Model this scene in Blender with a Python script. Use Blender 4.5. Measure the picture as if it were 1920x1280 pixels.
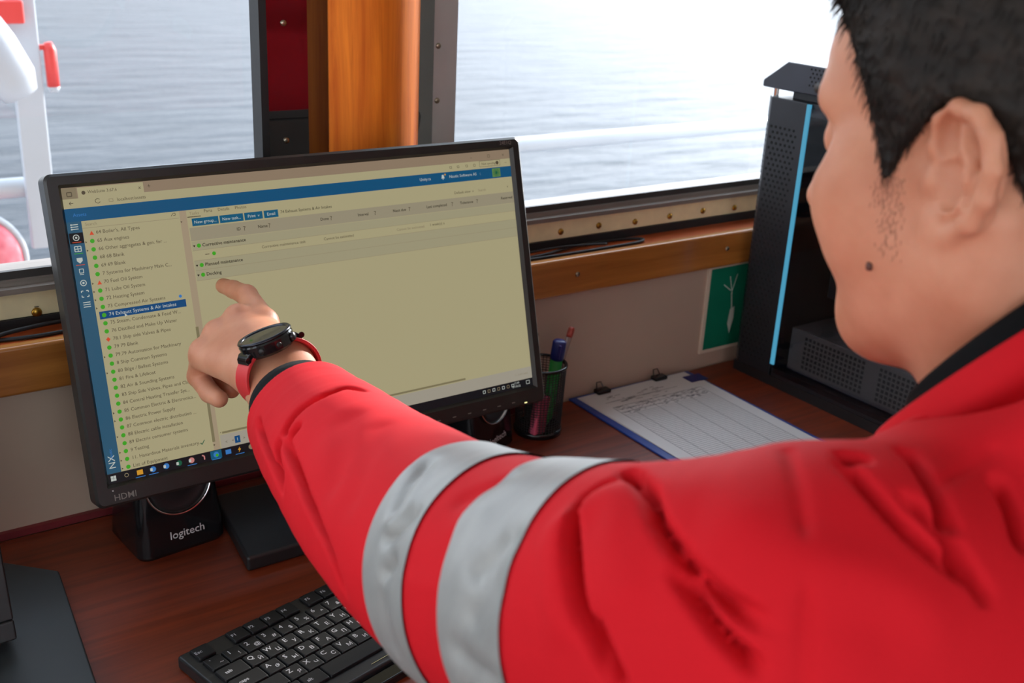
import bpy, bmesh, math, random
import numpy as np
from mathutils import Vector, Matrix

# ------------------------------------------------------------------ scene, camera, light
for o in list(bpy.data.objects):
    bpy.data.objects.remove(o)
scene = bpy.context.scene
C = scene.collection
H0 = 1.40                                   # height of the camera above the floor (m)
OFF = np.array([0.0, 0.0, H0])              # all plan measurements below are taken from the camera position

YAW, PITCH, ROLL, FPX = 0.62697, 0.36740, -0.05264, 2055.08


def cam_axes(yaw, pitch, roll):
    f = np.array([math.sin(yaw) * math.cos(pitch), math.cos(yaw) * math.cos(pitch), -math.sin(pitch)])
    r0 = np.array([math.cos(yaw), -math.sin(yaw), 0.0])
    d0 = np.cross(f, r0)
    r = math.cos(roll) * r0 + math.sin(roll) * d0
    d = -math.sin(roll) * r0 + math.cos(roll) * d0
    return r, d, f


_r, _d, _f = cam_axes(YAW, PITCH, ROLL)
cam_data = bpy.data.cameras.new('camera')
cam = bpy.data.objects.new('camera', cam_data)
C.objects.link(cam)
cam.matrix_world = Matrix(((_r[0], -_d[0], -_f[0], 0), (_r[1], -_d[1], -_f[1], 0), (_r[2], -_d[2], -_f[2], H0), (0, 0, 0, 1)))
cam_data.sensor_width = 36.0
cam_data.lens = FPX / 1920.0 * 36.0
cam_data.clip_start = 0.02
cam_data.clip_end = 3000
cam_data.dof.use_dof = True
cam_data.dof.focus_distance = 1.02
cam_data.dof.aperture_fstop = 9.0
scene.camera = cam

scene.view_settings.view_transform = 'Standard'
scene.view_settings.look = 'None'
scene.view_settings.exposure = 0.0
scene.view_settings.gamma = 1.0
scene.view_settings.use_curve_mapping = False

SUN_DIR = Vector((0.927, 0.375, 0.295)).normalized()
world = bpy.data.worlds.new('hazy_sky')
scene.world = world
world.use_nodes = True
wn = world.node_tree
wn.nodes.clear()
w_out = wn.nodes.new('ShaderNodeOutputWorld')
w_bg = wn.nodes.new('ShaderNodeBackground')
w_tc = wn.nodes.new('ShaderNodeTexCoord')
w_sep = wn.nodes.new('ShaderNodeSeparateXYZ')
w_ramp = wn.nodes.new('ShaderNodeValToRGB')
wn.links.new(w_tc.outputs['Generated'], w_sep.inputs[0])
wn.links.new(w_sep.outputs['Z'], w_ramp.inputs[0])
w_ramp.color_ramp.elements[0].position = 0.0
w_ramp.color_ramp.elements[0].color = (0.96, 0.975, 1.0, 1)
w_ramp.color_ramp.elements[1].position = 0.8
w_ramp.color_ramp.elements[1].color = (0.74, 0.86, 1.0, 1)
wn.links.new(w_ramp.outputs[0], w_bg.inputs[0])
# haze glows around the sun
w_dot = wn.nodes.new('ShaderNodeVectorMath')
w_dot.operation = 'DOT_PRODUCT'
w_dot.inputs[1].default_value = SUN_DIR
wn.links.new(w_tc.outputs['Generated'], w_dot.inputs[0])
w_max = wn.nodes.new('ShaderNodeMath')
w_max.operation = 'MAXIMUM'
w_max.inputs[1].default_value = 0.0
wn.links.new(w_dot.outputs['Value'], w_max.inputs[0])
w_pow = wn.nodes.new('ShaderNodeMath')
w_pow.operation = 'POWER'
w_pow.inputs[1].default_value = 6.0
wn.links.new(w_max.outputs[0], w_pow.inputs[0])
w_str = wn.nodes.new('ShaderNodeMath')
w_str.operation = 'MULTIPLY_ADD'
wn.links.new(w_pow.outputs[0], w_str.inputs[0])
w_str.inputs[1].default_value = 9.0
w_str.inputs[2].default_value = 2.8
wn.links.new(w_str.outputs[0], w_bg.inputs[1])
wn.links.new(w_bg.outputs[0], w_out.inputs[0])

sun_data = bpy.data.lights.new('sun', 'SUN')
sun_data.energy = 9.0
sun_data.angle = math.radians(3.0)
sun_data.color = (1.0, 0.93, 0.82)
sun = bpy.data.objects.new('sun', sun_data)
C.objects.link(sun)
sun.rotation_euler = (-SUN_DIR).to_track_quat('-Z', 'Y').to_euler()
sun.location = (8, 4, 6)

# ------------------------------------------------------------------ materials
MATS = {}


def srgb(r, g, b):
    def f(c):
        c /= 255.0
        return c / 12.92 if c <= 0.04045 else ((c + 0.055) / 1.055) ** 2.4
    return (f(r), f(g), f(b))


def mat(name, col, rough=0.5, metal=0.0, spec=0.5, emit=None, var=0.0, vscale=20.0, bump=0.0, bscale=200.0, stretch=None,
        coat=0.0, sss=0.0, sss_r=(1, .3, .15), sss_s=0.01, sheen=0.0, col2=None):
    if name in MATS:
        return MATS[name]
    m = bpy.data.materials.new(name)
    m.use_nodes = True
    nt = m.node_tree
    b = nt.nodes['Principled BSDF']
    b.inputs['Base Color'].default_value = (*col, 1)
    b.inputs['Roughness'].default_value = rough
    b.inputs['Metallic'].default_value = metal
    b.inputs['Specular IOR Level'].default_value = spec
    b.inputs['Coat Weight'].default_value = coat
    b.inputs['Sheen Weight'].default_value = sheen
    if sss:
        b.inputs['Subsurface Weight'].default_value = sss
        b.inputs['Subsurface Radius'].default_value = sss_r
        b.inputs['Subsurface Scale'].default_value = sss_s
    if emit:
        b.inputs['Emission Color'].default_value = (*emit[:3], 1)
        b.inputs['Emission Strength'].default_value = emit[3] if len(emit) > 3 else 1.0
    if var or bump or col2:
        tc = nt.nodes.new('ShaderNodeTexCoord')
        mp = nt.nodes.new('ShaderNodeMapping')
        nt.links.new(tc.outputs['Object'], mp.inputs[0])
        if stretch:
            mp.inputs['Scale'].default_value = stretch
    if var or col2:
        n = nt.nodes.new('ShaderNodeTexNoise')
        n.inputs['Scale'].default_value = vscale
        n.inputs['Detail'].default_value = 5
        nt.links.new(mp.outputs[0], n.inputs['Vector'])
        r = nt.nodes.new('ShaderNodeValToRGB')
        c2 = col2 or tuple(min(1, c * (1 + var)) for c in col)
        c1 = col if col2 else tuple(c * (1 - var) for c in col)
        r.color_ramp.elements[0].position = 0.35
        r.color_ramp.elements[0].color = (*c1, 1)
        r.color_ramp.elements[1].position = 0.65
        r.color_ramp.elements[1].color = (*c2, 1)
        nt.links.new(n.outputs['Fac'], r.inputs[0])
        nt.links.new(r.outputs[0], b.inputs['Base Color'])
    if bump:
        n2 = nt.nodes.new('ShaderNodeTexNoise')
        n2.inputs['Scale'].default_value = bscale
        n2.inputs['Detail'].default_value = 3
        nt.links.new(mp.outputs[0], n2.inputs['Vector'])
        bp = nt.nodes.new('ShaderNodeBump')
        bp.inputs['Strength'].default_value = bump
        bp.inputs['Distance'].default_value = 0.001
        nt.links.new(n2.outputs['Fac'], bp.inputs['Height'])
        nt.links.new(bp.outputs[0], b.inputs['Normal'])
    MATS[name] = m
    return m


def emission(name, col, strength=1.0, rough=0.35):
    return mat(name, (0.003, 0.003, 0.003), rough=rough, spec=0.25, emit=(*col, strength))


def glass_mat(name, tint=(1, 1, 1), ior=1.45, rough=0.0):
    m = bpy.data.materials.new(name)
    m.use_nodes = True
    nt = m.node_tree
    nt.nodes.clear()
    out = nt.nodes.new('ShaderNodeOutputMaterial')
    mix = nt.nodes.new('ShaderNodeMixShader')
    tr = nt.nodes.new('ShaderNodeBsdfTransparent')
    tr.inputs[0].default_value = (*tint, 1)
    gl = nt.nodes.new('ShaderNodeBsdfGlossy')
    gl.inputs['Roughness'].default_value = rough
    fr = nt.nodes.new('ShaderNodeFresnel')
    fr.inputs[0].default_value = ior
    geo = nt.nodes.new('ShaderNodeNewGeometry')       # reflect at the entry face only: rays pass the thin pane unbent
    inv = nt.nodes.new('ShaderNodeMath')
    inv.operation = 'SUBTRACT'
    inv.inputs[0].default_value = 1.0
    nt.links.new(geo.outputs['Backfacing'], inv.inputs[1])
    mul = nt.nodes.new('ShaderNodeMath')
    mul.operation = 'MULTIPLY'
    nt.links.new(fr.outputs[0], mul.inputs[0])
    nt.links.new(inv.outputs[0], mul.inputs[1])
    nt.links.new(mul.outputs[0], mix.inputs[0])
    nt.links.new(tr.outputs[0], mix.inputs[1])
    nt.links.new(gl.outputs[0], mix.inputs[2])
    nt.links.new(mix.outputs[0], out.inputs[0])
    MATS[name] = m
    return m


def wood_mat(name, dark, light, axis='Z', scale=14.0, rough=0.35, coat=0.3, stretch=18.0, bump=0.08):
    m = bpy.data.materials.new(name)
    m.use_nodes = True
    nt = m.node_tree
    b = nt.nodes['Principled BSDF']
    tc = nt.nodes.new('ShaderNodeTexCoord')
    mp = nt.nodes.new('ShaderNodeMapping')
    s = [stretch, stretch, stretch]
    s['XYZ'.index(axis)] = 1.0
    mp.inputs['Scale'].default_value = s
    nt.links.new(tc.outputs['Object'], mp.inputs[0])
    n = nt.nodes.new('ShaderNodeTexNoise')
    n.inputs['Scale'].default_value = scale * 0.35
    n.inputs['Detail'].default_value = 8
    n.inputs['Roughness'].default_value = 0.65
    n.inputs['Distortion'].default_value = 0.6
    nt.links.new(mp.outputs[0], n.inputs['Vector'])
    n2 = nt.nodes.new('ShaderNodeTexNoise')
    n2.inputs['Scale'].default_value = 5.0
    n2.inputs['Detail'].default_value = 2
    nt.links.new(tc.outputs['Object'], n2.inputs['Vector'])
    add = nt.nodes.new('ShaderNodeMath')
    add.operation = 'MULTIPLY_ADD'
    nt.links.new(n2.outputs['Fac'], add.inputs[0])
    add.inputs[1].default_value = 0.35
    nt.links.new(n.outputs['Fac'], add.inputs[2])
    r = nt.nodes.new('ShaderNodeValToRGB')
    r.color_ramp.elements[0].position = 0.42
    r.color_ramp.elements[0].color = (*dark, 1)
    r.color_ramp.elements[1].position = 0.88
    r.color_ramp.elements[1].color = (*light, 1)
    nt.links.new(add.outputs[0], r.inputs[0])
    nt.links.new(r.outputs[0], b.inputs['Base Color'])
    b.inputs['Roughness'].default_value = rough
    b.inputs['Coat Weight'].default_value = coat
    b.inputs['Coat Roughness'].default_value = 0.15
    bp = nt.nodes.new('ShaderNodeBump')
    bp.inputs['Strength'].default_value = bump
    bp.inputs['Distance'].default_value = 0.001
    nt.links.new(n.outputs['Fac'], bp.inputs['Height'])
    nt.links.new(bp.outputs[0], b.inputs['Normal'])
    MATS[name] = m
    return m


M_pillar = wood_mat('orange_veneer', srgb(190, 82, 18), srgb(250, 142, 44), 'Z', 10, rough=0.6, coat=0.0)
M_pillar.node_tree.nodes['Principled BSDF'].inputs['Specular IOR Level'].default_value = 0.15
M_desk = wood_mat('red_brown_laminate', srgb(80, 28, 12), srgb(130, 52, 22), 'X', 12, rough=0.45, coat=0.0, bump=0.03)
M_ledge = wood_mat('golden_wood', srgb(150, 88, 34), srgb(196, 128, 58), 'X', 9, rough=0.3, coat=0.5)
M_ledgetop = wood_mat('orange_wood', srgb(150, 60, 22), srgb(200, 96, 40), 'X', 9, rough=0.4, coat=0.2)
M_wall = mat('cream_panel', srgb(190, 168, 148), rough=0.55, var=0.04, vscale=6, bump=0.05, bscale=80)
M_room = mat('white_paint', srgb(225, 220, 210), rough=0.6, var=0.03, vscale=3)
M_brass = mat('cream_metal_strip', srgb(246, 230, 184), rough=0.4, metal=0.0, var=0.08, vscale=30, bump=0.05, bscale=90)
M_alu = mat('grey_aluminium', srgb(140, 130, 122), rough=0.38, metal=0.25, var=0.08, vscale=12, stretch=(1, 20, 20))
M_alul = mat('light_aluminium', srgb(205, 205, 205), rough=0.3, metal=0.75, var=0.06, vscale=12)
M_blackgloss = mat('black_gloss_frame', (0.006, 0.006, 0.008), rough=0.03, spec=0.9, coat=0.5, var=0.05)
M_blackgloss.node_tree.nodes['Principled BSDF'].inputs['IOR'].default_value = 2.1
M_rubber = mat('black_rubber', (0.012, 0.012, 0.013), rough=0.6, bump=0.1, bscale=150)
M_screw = mat('steel_screw', srgb(170, 160, 140), rough=0.28, metal=1.0, var=0.1, vscale=120)
M_brassscrew = mat('brass_screw', srgb(180, 140, 60), rough=0.3, metal=1.0, var=0.1, vscale=120)
M_slot = mat('screw_slot', (0.02, 0.018, 0.015), rough=0.7, var=0.2)
M_glass = glass_mat('window_glass', (0.97, 0.985, 1.0))
M_redtrim = mat('dark_red_trim', srgb(120, 34, 40), rough=0.5, var=0.1)
M_black = mat('black_plastic', (0.012, 0.012, 0.013), rough=0.42, bump=0.08, bscale=600, var=0.1)
M_blackgl = mat('black_glossy_plastic', (0.008, 0.008, 0.009), rough=0.15, var=0.1)
M_bezel = mat('monitor_bezel_plastic', (0.016, 0.015, 0.014), rough=0.38, spec=0.5, bump=0.05, bscale=900, var=0.05)
M_chrome = mat('chrome_ring', (0.75, 0.75, 0.75), rough=0.12, metal=1.0, var=0.02)
M_darkgrey = mat('dark_grey_metal', srgb(52, 56, 58), rough=0.45, metal=0.2, var=0.05, bump=0.03, bscale=400)
M_white = mat('white_marine_paint', srgb(176, 181, 188), rough=0.4, var=0.03, vscale=8)
M_redpaint = mat('red_plastic', srgb(205, 60, 55), rough=0.45, var=0.06, vscale=15)
M_cable = mat('black_cable', (0.01, 0.01, 0.012), rough=0.5, var=0.1)
M_print = mat('white_print', srgb(200, 200, 200), rough=0.6, var=0.03)
M_greyprint = mat('grey_print', srgb(128, 126, 120), rough=0.5, var=0.03)

# ------------------------------------------------------------------ mesh helpers


class MB:
    """collects shapes (in camera-relative plan coordinates) for one mesh"""

    def __init__(self):
        self.v, self.f = [], []

    def add(self, vs, fs):
        n = len(self.v)
        self.v += [tuple(float(c) for c in p) for p in vs]
        self.f += [tuple(i + n for i in f) for f in fs]
        return self

    def box(self, lo, hi, M=None):
        x0, y0, z0 = lo
        x1, y1, z1 = hi
        vs = [(x0, y0, z0), (x1, y0, z0), (x1, y1, z0), (x0, y1, z0), (x0, y0, z1), (x1, y0, z1), (x1, y1, z1), (x0, y1, z1)]
        if M is not None:
            vs = [M @ Vector(p) for p in vs]
        return self.add(vs, [(0, 3, 2, 1), (4, 5, 6, 7), (0, 1, 5, 4), (1, 2, 6, 5), (2, 3, 7, 6), (3, 0, 4, 7)])

    def prism(self, pts, z0, z1, M=None):
        n = len(pts)
        vs = [Vector((p[0], p[1], z0)) for p in pts] + [Vector((p[0], p[1], z1)) for p in pts]
        if M is not None:
            vs = [M @ p for p in vs]
        fs = [tuple(range(n - 1, -1, -1)), tuple(range(n, 2 * n))]
        fs += [(i, (i + 1) % n, n + (i + 1) % n, n + i) for i in range(n)]
        return self.add(vs, fs)

    def loft(self, rings, closed=True, caps=True):
        n = len(rings[0])
        vs = [p for r in rings for p in r]
        fs = []
        for k in range(len(rings) - 1):
            for i in range(n if closed else n - 1):
                j = (i + 1) % n
                fs.append((k * n + i, k * n + j, (k + 1) * n + j, (k + 1) * n + i))
        if caps:
            fs.append(tuple(range(n - 1, -1, -1)))
            fs.append(tuple((len(rings) - 1) * n + i for i in range(n)))
        return self.add(vs, fs)

    def lathe(self, prof, seg=32, M=None):
        """prof: (radius, height) list about local z"""
        rings = []
        for r, z in prof:
            ring = [Vector((r * math.cos(2 * math.pi * i / seg), r * math.sin(2 * math.pi * i / seg), z)) for i in range(seg)]
            rings.append([M @ p for p in ring] if M is not None else ring)
        return self.loft(rings)

    def tube(self, pts, rad, seg=10):
        pts = [Vector(p) for p in pts]
        rads = rad if isinstance(rad, (list, tuple)) else [rad] * len(pts)
        rings = []
        up = Vector((0, 0, 1))
        for i, p in enumerate(pts):
            t = (pts[min(i + 1, len(pts) - 1)] - pts[max(i - 1, 0)]).normalized()
            if abs(t.dot(up)) > 0.95:
                a = t.cross(Vector((1, 0, 0))).normalized()
            else:
                a = t.cross(up).normalized()
            b = t.cross(a)
            rings.append([p + rads[i] * (math.cos(2 * math.pi * k / seg) * a + math.sin(2 * math.pi * k / seg) * b) for k in range(seg)])
        return self.loft(rings)

    def build(self, name, material, parent=None, origin=None, smooth=False, bevel=0.0, seg=2):
        """origin: plan point of the object's base; children take their thing's origin"""
        if parent is not None:
            o0 = np.array(parent['_o'])
        else:
            o0 = np.array(origin if origin is not None else np.mean(np.array(self.v), axis=0) if False else (0, 0, -H0))
        me = bpy.data.meshes.new(name)
        me.from_pydata([tuple(np.array(p) - o0) for p in self.v], [], self.f)
        bm = bmesh.new()
        bm.from_mesh(me)
        bmesh.ops.recalc_face_normals(bm, faces=bm.faces)
        bm.to_mesh(me)
        bm.free()
        me.validate()
        ob = bpy.data.objects.new(name, me)
        C.objects.link(ob)
        ms = material if isinstance(material, (list, tuple)) else [material]
        for m in ms:
            me.materials.append(m)
        ob['_o'] = [float(c) for c in o0]
        if parent is not None:
            ob.parent = parent
        else:
            ob.location = tuple(o0 + OFF)
        if smooth:
            for p in me.polygons:
                p.use_smooth = True
        if bevel:
            md = ob.modifiers.new('edge', 'BEVEL')
            md.width = bevel
            md.segments = seg
            md.limit_method = 'ANGLE'
            md.angle_limit = math.radians(40)
            if not smooth:
                for p in me.polygons:
                    p.use_smooth = True
                md.harden_normals = True
        return ob


def smooth_by_angle(ob, deg=40):
    me = ob.data
    for p in me.polygons:
        p.use_smooth = True
    bm = bmesh.new()
    bm.from_mesh(me)
    for e in bm.edges:
        if len(e.link_faces) == 2 and e.calc_face_angle(0) > math.radians(deg):
            e.smooth = False
    bm.to_mesh(me)
    bm.free()


def tag(ob, label=None, cat=None, group=None, kind=None):
    if label:
        ob['label'] = label
    if cat:
        ob['category'] = cat
    if group:
        ob['group'] = group
    if kind:
        ob['kind'] = kind
    return ob


def thing(name, origin, label, cat, group=None):
    e = bpy.data.objects.new(name, None)
    C.objects.link(e)
    e.location = tuple(np.array(origin) + OFF)
    e['_o'] = [float(c) for c in origin]
    e.empty_display_size = 0.05
    return tag(e, label, cat, group)


def frame(origin, x, y):
    x = Vector(x).normalized()
    y = Vector(y)
    y = (y - x * y.dot(x)).normalized()
    z = x.cross(y)
    o = Vector(origin)
    return Matrix(((x.x, y.x, z.x, o.x), (x.y, y.y, z.y, o.y), (x.z, y.z, z.z, o.z), (0, 0, 0, 1)))


def screw(p, normal, rad, parent, material, up=(0, 0, 1), name='screw'):
    """dome-headed cross screw"""
    n = Vector(normal).normalized()
    M = frame(p, n.cross(Vector(up)), up) if abs(n.dot(Vector(up))) < 0.9 else frame(p, (1, 0, 0), (0, 1, 0))
    if (M.to_3x3() @ Vector((0, 0, 1))).dot(n) < 0:
        M = M @ Matrix.Rotation(math.pi, 4, 'X')
    mb = MB().lathe([(rad, -0.001), (rad, rad * 0.25), (rad * 0.8, rad * 0.5), (rad * 0.35, rad * 0.62), (0.0001, rad * 0.64)], 14, M)
    s = mb.build(name, material, parent, smooth=True)
    return s


# text collected and turned into meshes in one go
TEXTS = []


def text(body, M, size, target, align='LEFT', bold=0.0):
    TEXTS.append((body, M, size, target, align, bold))


def flush_texts():
    made = []
    for body, M, size, target, align, bold in TEXTS:
        cu = bpy.data.curves.new('t', 'FONT')
        cu.body = body
        cu.size = size
        cu.align_x = align
        cu.align_y = 'CENTER'
        cu.resolution_u = 2
        cu.offset = bold * size
        ob = bpy.data.objects.new('t', cu)
        C.objects.link(ob)
        made.append(ob)
    bpy.context.view_layer.update()
    dg = bpy.context.evaluated_depsgraph_get()
    for ob, (body, M, size, target, align, bold) in zip(made, TEXTS):
        me = bpy.data.meshes.new_from_object(ob.evaluated_get(dg))
        vs = [M @ v.co for v in me.vertices]
        target.add(vs, [tuple(p.vertices) for p in me.polygons])
        bpy.data.meshes.remove(me)
    for ob in made:
        cu = ob.data
        bpy.data.objects.remove(ob)
        bpy.data.curves.remove(cu)
    TEXTS.clear()


# ------------------------------------------------------------------ the room
YW = 1.14          # lower wall panel
YG = 1.19          # inner face of the window wall
ZD = -0.65         # desk top
XL, XR, YB, ZC = -1.25, 2.35, -1.25, 0.72
ZF = -H0

tag(MB().box((XL, YB, ZF - 0.05), (XR, 1.35, ZF)).build('floor', mat('grey_deck_vinyl', srgb(110, 105, 100), rough=0.6, var=0.08, vscale=8)),
    'grey vinyl deck of the wheelhouse', None, None, 'structure')
tag(MB().box((XL - 0.1, YB - 0.1, ZC), (XR + 0.1, 1.4, ZC + 0.06)).build('ceiling', M_room), 'white painted wheelhouse ceiling', None, None, 'structure')
wf = tag(MB().box((XL, YW, ZF), (XR, YW + 0.2, -0.485)).build('wall_front', M_wall), 'cream wall panel below the windows', None, None, 'structure')
mb = MB().box((XL, YG, -0.485), (XR, YG + 0.03, -0.3695))
mb.box((XL, YG, 0.44), (XR, YG + 0.03, ZC))
mb.box((0.50, YG + 0.001, -0.3695), (0.735, YG + 0.03, 0.44))
mb.box((XL, YG, -0.3695), (XL + 0.15, YG + 0.03, 0.44))
mb.box((XR - 0.12, YG, -0.3695), (XR, YG + 0.03, 0.44))
mb.build('window_surround', mat('dark_surround', srgb(60, 56, 54), rough=0.5, var=0.05), wf)


def wall_with_window(name, label, lo, hi, axis, w0, w1, z0, z1):
    """a wall along x or y with one window opening and its pane"""
    mb = MB()
    a = 0 if axis == 'x' else 1

    def seg(s0, s1, q0, q1):
        l, h = list(lo), list(hi)
        l[a], h[a], l[2], h[2] = s0, s1, q0, q1
        mb.box(l, h)
    seg(lo[a], w0, lo[2], hi[2])
    seg(w1, hi[a], lo[2], hi[2])
    seg(w0, w1, lo[2], z0)
    seg(w0, w1, z1, hi[2])
    ob = tag(mb.build(name, M_room), label, None, None, 'structure')
    l, h = list(lo), list(hi)
    b = 1 - a
    mid = (lo[b] + hi[b]) / 2
    l[a], h[a], l[2], h[2], l[b], h[b] = w0, w1, z0, z1, mid - 0.003, mid + 0.003
    MB().box(l, h).build('pane', M_glass, ob)
    return ob


wall_with_window('wall_back', 'white aft wall with a wide window', (XL, YB - 0.08, ZF), (XR, YB, ZC), 'x', -1.05, 0.75, -0.45, 0.50)
wall_with_window('wall_left', 'white port side wall with a window', (XL - 0.08, YB, ZF), (XL, 1.35, ZC), 'y', -0.9, 0.95, -0.45, 0.50)
tag(MB().box((XR, YB, ZF), (XR + 0.08, 1.35, ZC)).build('wall_right', M_room), 'white starboard side wall', None, None, 'structure')

# red trim at the foot of the panel
tag(MB().box((XL, YW - 0.006, ZD), (0.9, YW, ZD + 0.008)).build('trim_1', M_redtrim), 'thin dark red strip where the desk meets the wall', None, None, 'structure')

# ledge: golden front board and orange top
ledge = tag(MB().box((XL, 1.128, -0.484), (XR, YW + 0.004, -0.4305)).build('trim_2', M_ledge, bevel=0.004, seg=3),
            'golden wooden ledge board below the windows', None, None, 'structure')
MB().box((XL, YW + 0.0045, -0.4365), (XR, YG + 0.005, -0.4325)).build('ledge_top', M_ledgetop, ledge)
for i, x in enumerate((-0.25, 0.05, 0.345, 0.634, 0.923, 1.2146, 1.50, 1.79)):
    screw((x, 1.128, -0.455), (0, -1, 0), 0.0036, ledge, M_screw)

# gasket and metal strip with screws, window sill profile
strip = tag(MB().box((XL, YG - 0.004, -0.4205), (XR, YG + 0.001, -0.3915)).build('trim_3', M_brass, bevel=0.001),
            'pale metal strip with screws along the window foot', None, None, 'structure')
MB().box((XL, YG - 0.007, -0.4325), (XR, YG + 0.001, -0.4206)).build('rubber_gasket', M_rubber, strip)
for i in range(-14, 12):
    x = 0.9341 + 0.0695 * i
    if abs(x - 0.615) < 0.13:
        continue
    if x < 0.5 and abs(x - 0.2303) > 0.04 and i % 2:
        continue
    xx = 0.2303 if abs(x - 0.2303) < 0.04 else x
    s = screw((xx, YG - 0.004, -0.4098 + 0.0012 * math.sin(i * 2.1) - (0.006 if xx < .5 else 0)), (0, -1, 0), 0.0047 if xx > .5 else 0.0054, strip, M_brassscrew)
    MB().box((xx - 0.0022, YG - 0.0072, -0.4102), (xx + 0.0022, YG - 0.0064, -0.4094)).build('slot', M_slot, s)


def window(name, label, x0, x1, z0, z1):
    """an aluminium sill profile, black side frames and one pane"""
    mb = MB()
    prof = [(YG - 0.012, -0.3915), (YG - 0.012, -0.3855), (YG - 0.004, -0.3845), (YG - 0.004, -0.3785), (YG + 0.006, -0.3775), (YG + 0.006, -0.3695), (YG + 0.03, -0.3690), (YG + 0.03, -0.3915)]
    mb.loft([[(x0 - 0.02, y, z) for y, z in prof], [(x1 + 0.02, y, z) for y, z in prof]])
    w = tag(mb.build(name, M_alu), label, None, None, 'structure')
    MB().box((x0 - 0.012, YG + 0.02, z0 - 0.012), (x1 + 0.012, YG + 0.026, z1)).build('pane', M_glass, w)
    return w


win1 = window('window_1', 'left window over grey sea, aluminium sill', XL + 0.15, 0.492, -0.3695, 0.44)
win2 = window('window_2', 'right window over bright sea, aluminium sill', 0.752, XR - 0.12, -0.3695, 0.44)
# black glossy frame between the left pane and the post
MB().box((0.491, YG - 0.006, -0.3695), (0.500, YG + 0.02, 0.44)).build('glazing_bead', M_rubber, win1)
MB().box((0.5005, YG - 0.004, -0.3915), (0.575, YG + 0.001, 0.44)).build('side_frame', M_blackgloss, win1)
for z in (-0.2523, -0.1209, 0.010, 0.14, 0.27):
    screw((0.521, YG - 0.004, z), (0, -1, 0), 0.0035, win1, M_screw)
# dark and silver frame on the right of the post
MB().box((0.685, YG - 0.006, -0.3915), (0.7165, YG + 0.001, 0.44)).build('inner_frame', M_blackgloss, win2)
MB().box((0.717, YG - 0.003, -0.3695), (0.752, YG + 0.012, 0.44)).build('side_frame', M_alul, win2)
for z in (-0.2164, -0.1498, -0.083, -0.016, 0.05, 0.117, 0.184, 0.25, 0.317):
    screw((0.7245, YG - 0.003, z), (0, -1, 0), 0.0036, win2, M_screw)
# wooden post between the windows: slightly bowed veneer board
mb = MB()
rings = []
px0, px1 = 0.5627, 0.6835
cols = [i / 32 for i in range(33)]
prof = []
for t in cols:                                   # gently bowed face
    x = px0 + (px1 - px0) * t
    y = 1.128 + (0.030 * ((0.42 - t) / 0.42) ** 2 if t < 0.42 else 0.034 * ((t - 0.42) / 0.58) ** 1.9)
    prof.append((x, y))
prof += [(px1, YG - 0.0062), (px0 + 0.012, YG - 0.0045)]
mb.loft([[(x, y, z) for x, y in prof] for z in (-0.4300, 0.60)])
post = mb.build('trim_4', M_pillar)
smooth_by_angle(post, 30)
tag(post, 'orange wooden post between the two windows', None, None, 'structure')

# desk
desk = thing('desk', (0.7, 0.85, ZF), 'red-brown wood laminate desk along the window wall', 'desk')
MB().box((-0.9, 0.52, ZD - 0.03), (2.1, YW - 0.0065, ZD)).build('desktop', M_desk, desk, bevel=0.002)
for x in (-0.88, 0.05, 1.2, 2.05):
    MB().box((x, 0.60, ZF), (x + 0.03, YW - 0.01, ZD - 0.0305)).build('side_panel', M_desk, desk)

# ------------------------------------------------------------------ outside: sea, rail, lifesaving gear
ns = 40
sea_me = MB()
sea_me.box((-260, 1.6, -6.2), (420, 500, -6.0))
sea = sea_me.build('sea', None if False else mat('sea_placeholder', (0.2, 0.25, 0.3)))
sm = bpy.data.materials.new('rippled_sea')
sm.use_nodes = True
nt = sm.node_tree
pb = nt.nodes['Principled BSDF']
tc = nt.nodes.new('ShaderNodeTexCoord')
mp = nt.nodes.new('ShaderNodeMapping')
mp.inputs['Rotation'].default_value = (0, 0, math.radians(30))
mp.inputs['Scale'].default_value = (0.28, 1.0, 1.0)
nt.links.new(tc.outputs['Object'], mp.inputs[0])
n1 = nt.nodes.new('ShaderNodeTexNoise')
n1.inputs['Scale'].default_value = 0.9
n1.inputs['Detail'].default_value = 6
n1.inputs['Roughness'].default_value = 0.6
nt.links.new(mp.outputs[0], n1.inputs['Vector'])
rr = nt.nodes.new('ShaderNodeValToRGB')
rr.color_ramp.elements[0].position = 0.3
rr.color_ramp.elements[0].color = (0.030, 0.037, 0.047, 1)
rr.color_ramp.elements[1].position = 0.55
rr.color_ramp.elements[1].color = (0.058, 0.066, 0.078, 1)
nt.links.new(n1.outputs['Fac'], rr.inputs[0])
nt.links.new(rr.outputs[0], pb.inputs['Base Color'])
pb.inputs['Roughness'].default_value = 0.38
pb.inputs['IOR'].default_value = 1.33
pb.inputs['Specular IOR Level'].default_value = 0.13
bp = nt.nodes.new('ShaderNodeBump')
bp.inputs['Strength'].default_value = 0.6
bp.inputs['Distance'].default_value = 0.5
nt.links.new(n1.outputs['Fac'], bp.inputs['Height'])
nt.links.new(bp.outputs[0], pb.inputs['Normal'])
sea.data.materials.clear()
sea.data.materials.append(sm)
tag(sea, 'grey-blue rippled sea outside the windows', 'sea', None, 'stuff')

rail = thing('handrail', (0.5, 2.5, ZF), 'white tubular deck rail outside the windows', 'railing')
MB().tube([(-3.0, 2.5, -0.592), (6.0, 2.5, -0.592)], 0.0215, 14).build('rail_tube', M_white, rail, smooth=True)
MB().tube([(-3.0, 2.5, -1.0), (6.0, 2.5, -1.0)], 0.017, 12).build('rail_tube', M_white, rail, smooth=True)
for x in (-2.2, -0.9, 4.4, 5.6):
    MB().tube([(x, 2.5, ZF), (x, 2.5, -0.6)], 0.02, 12).build('stanchion', M_white, rail, smooth=True)

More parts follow.
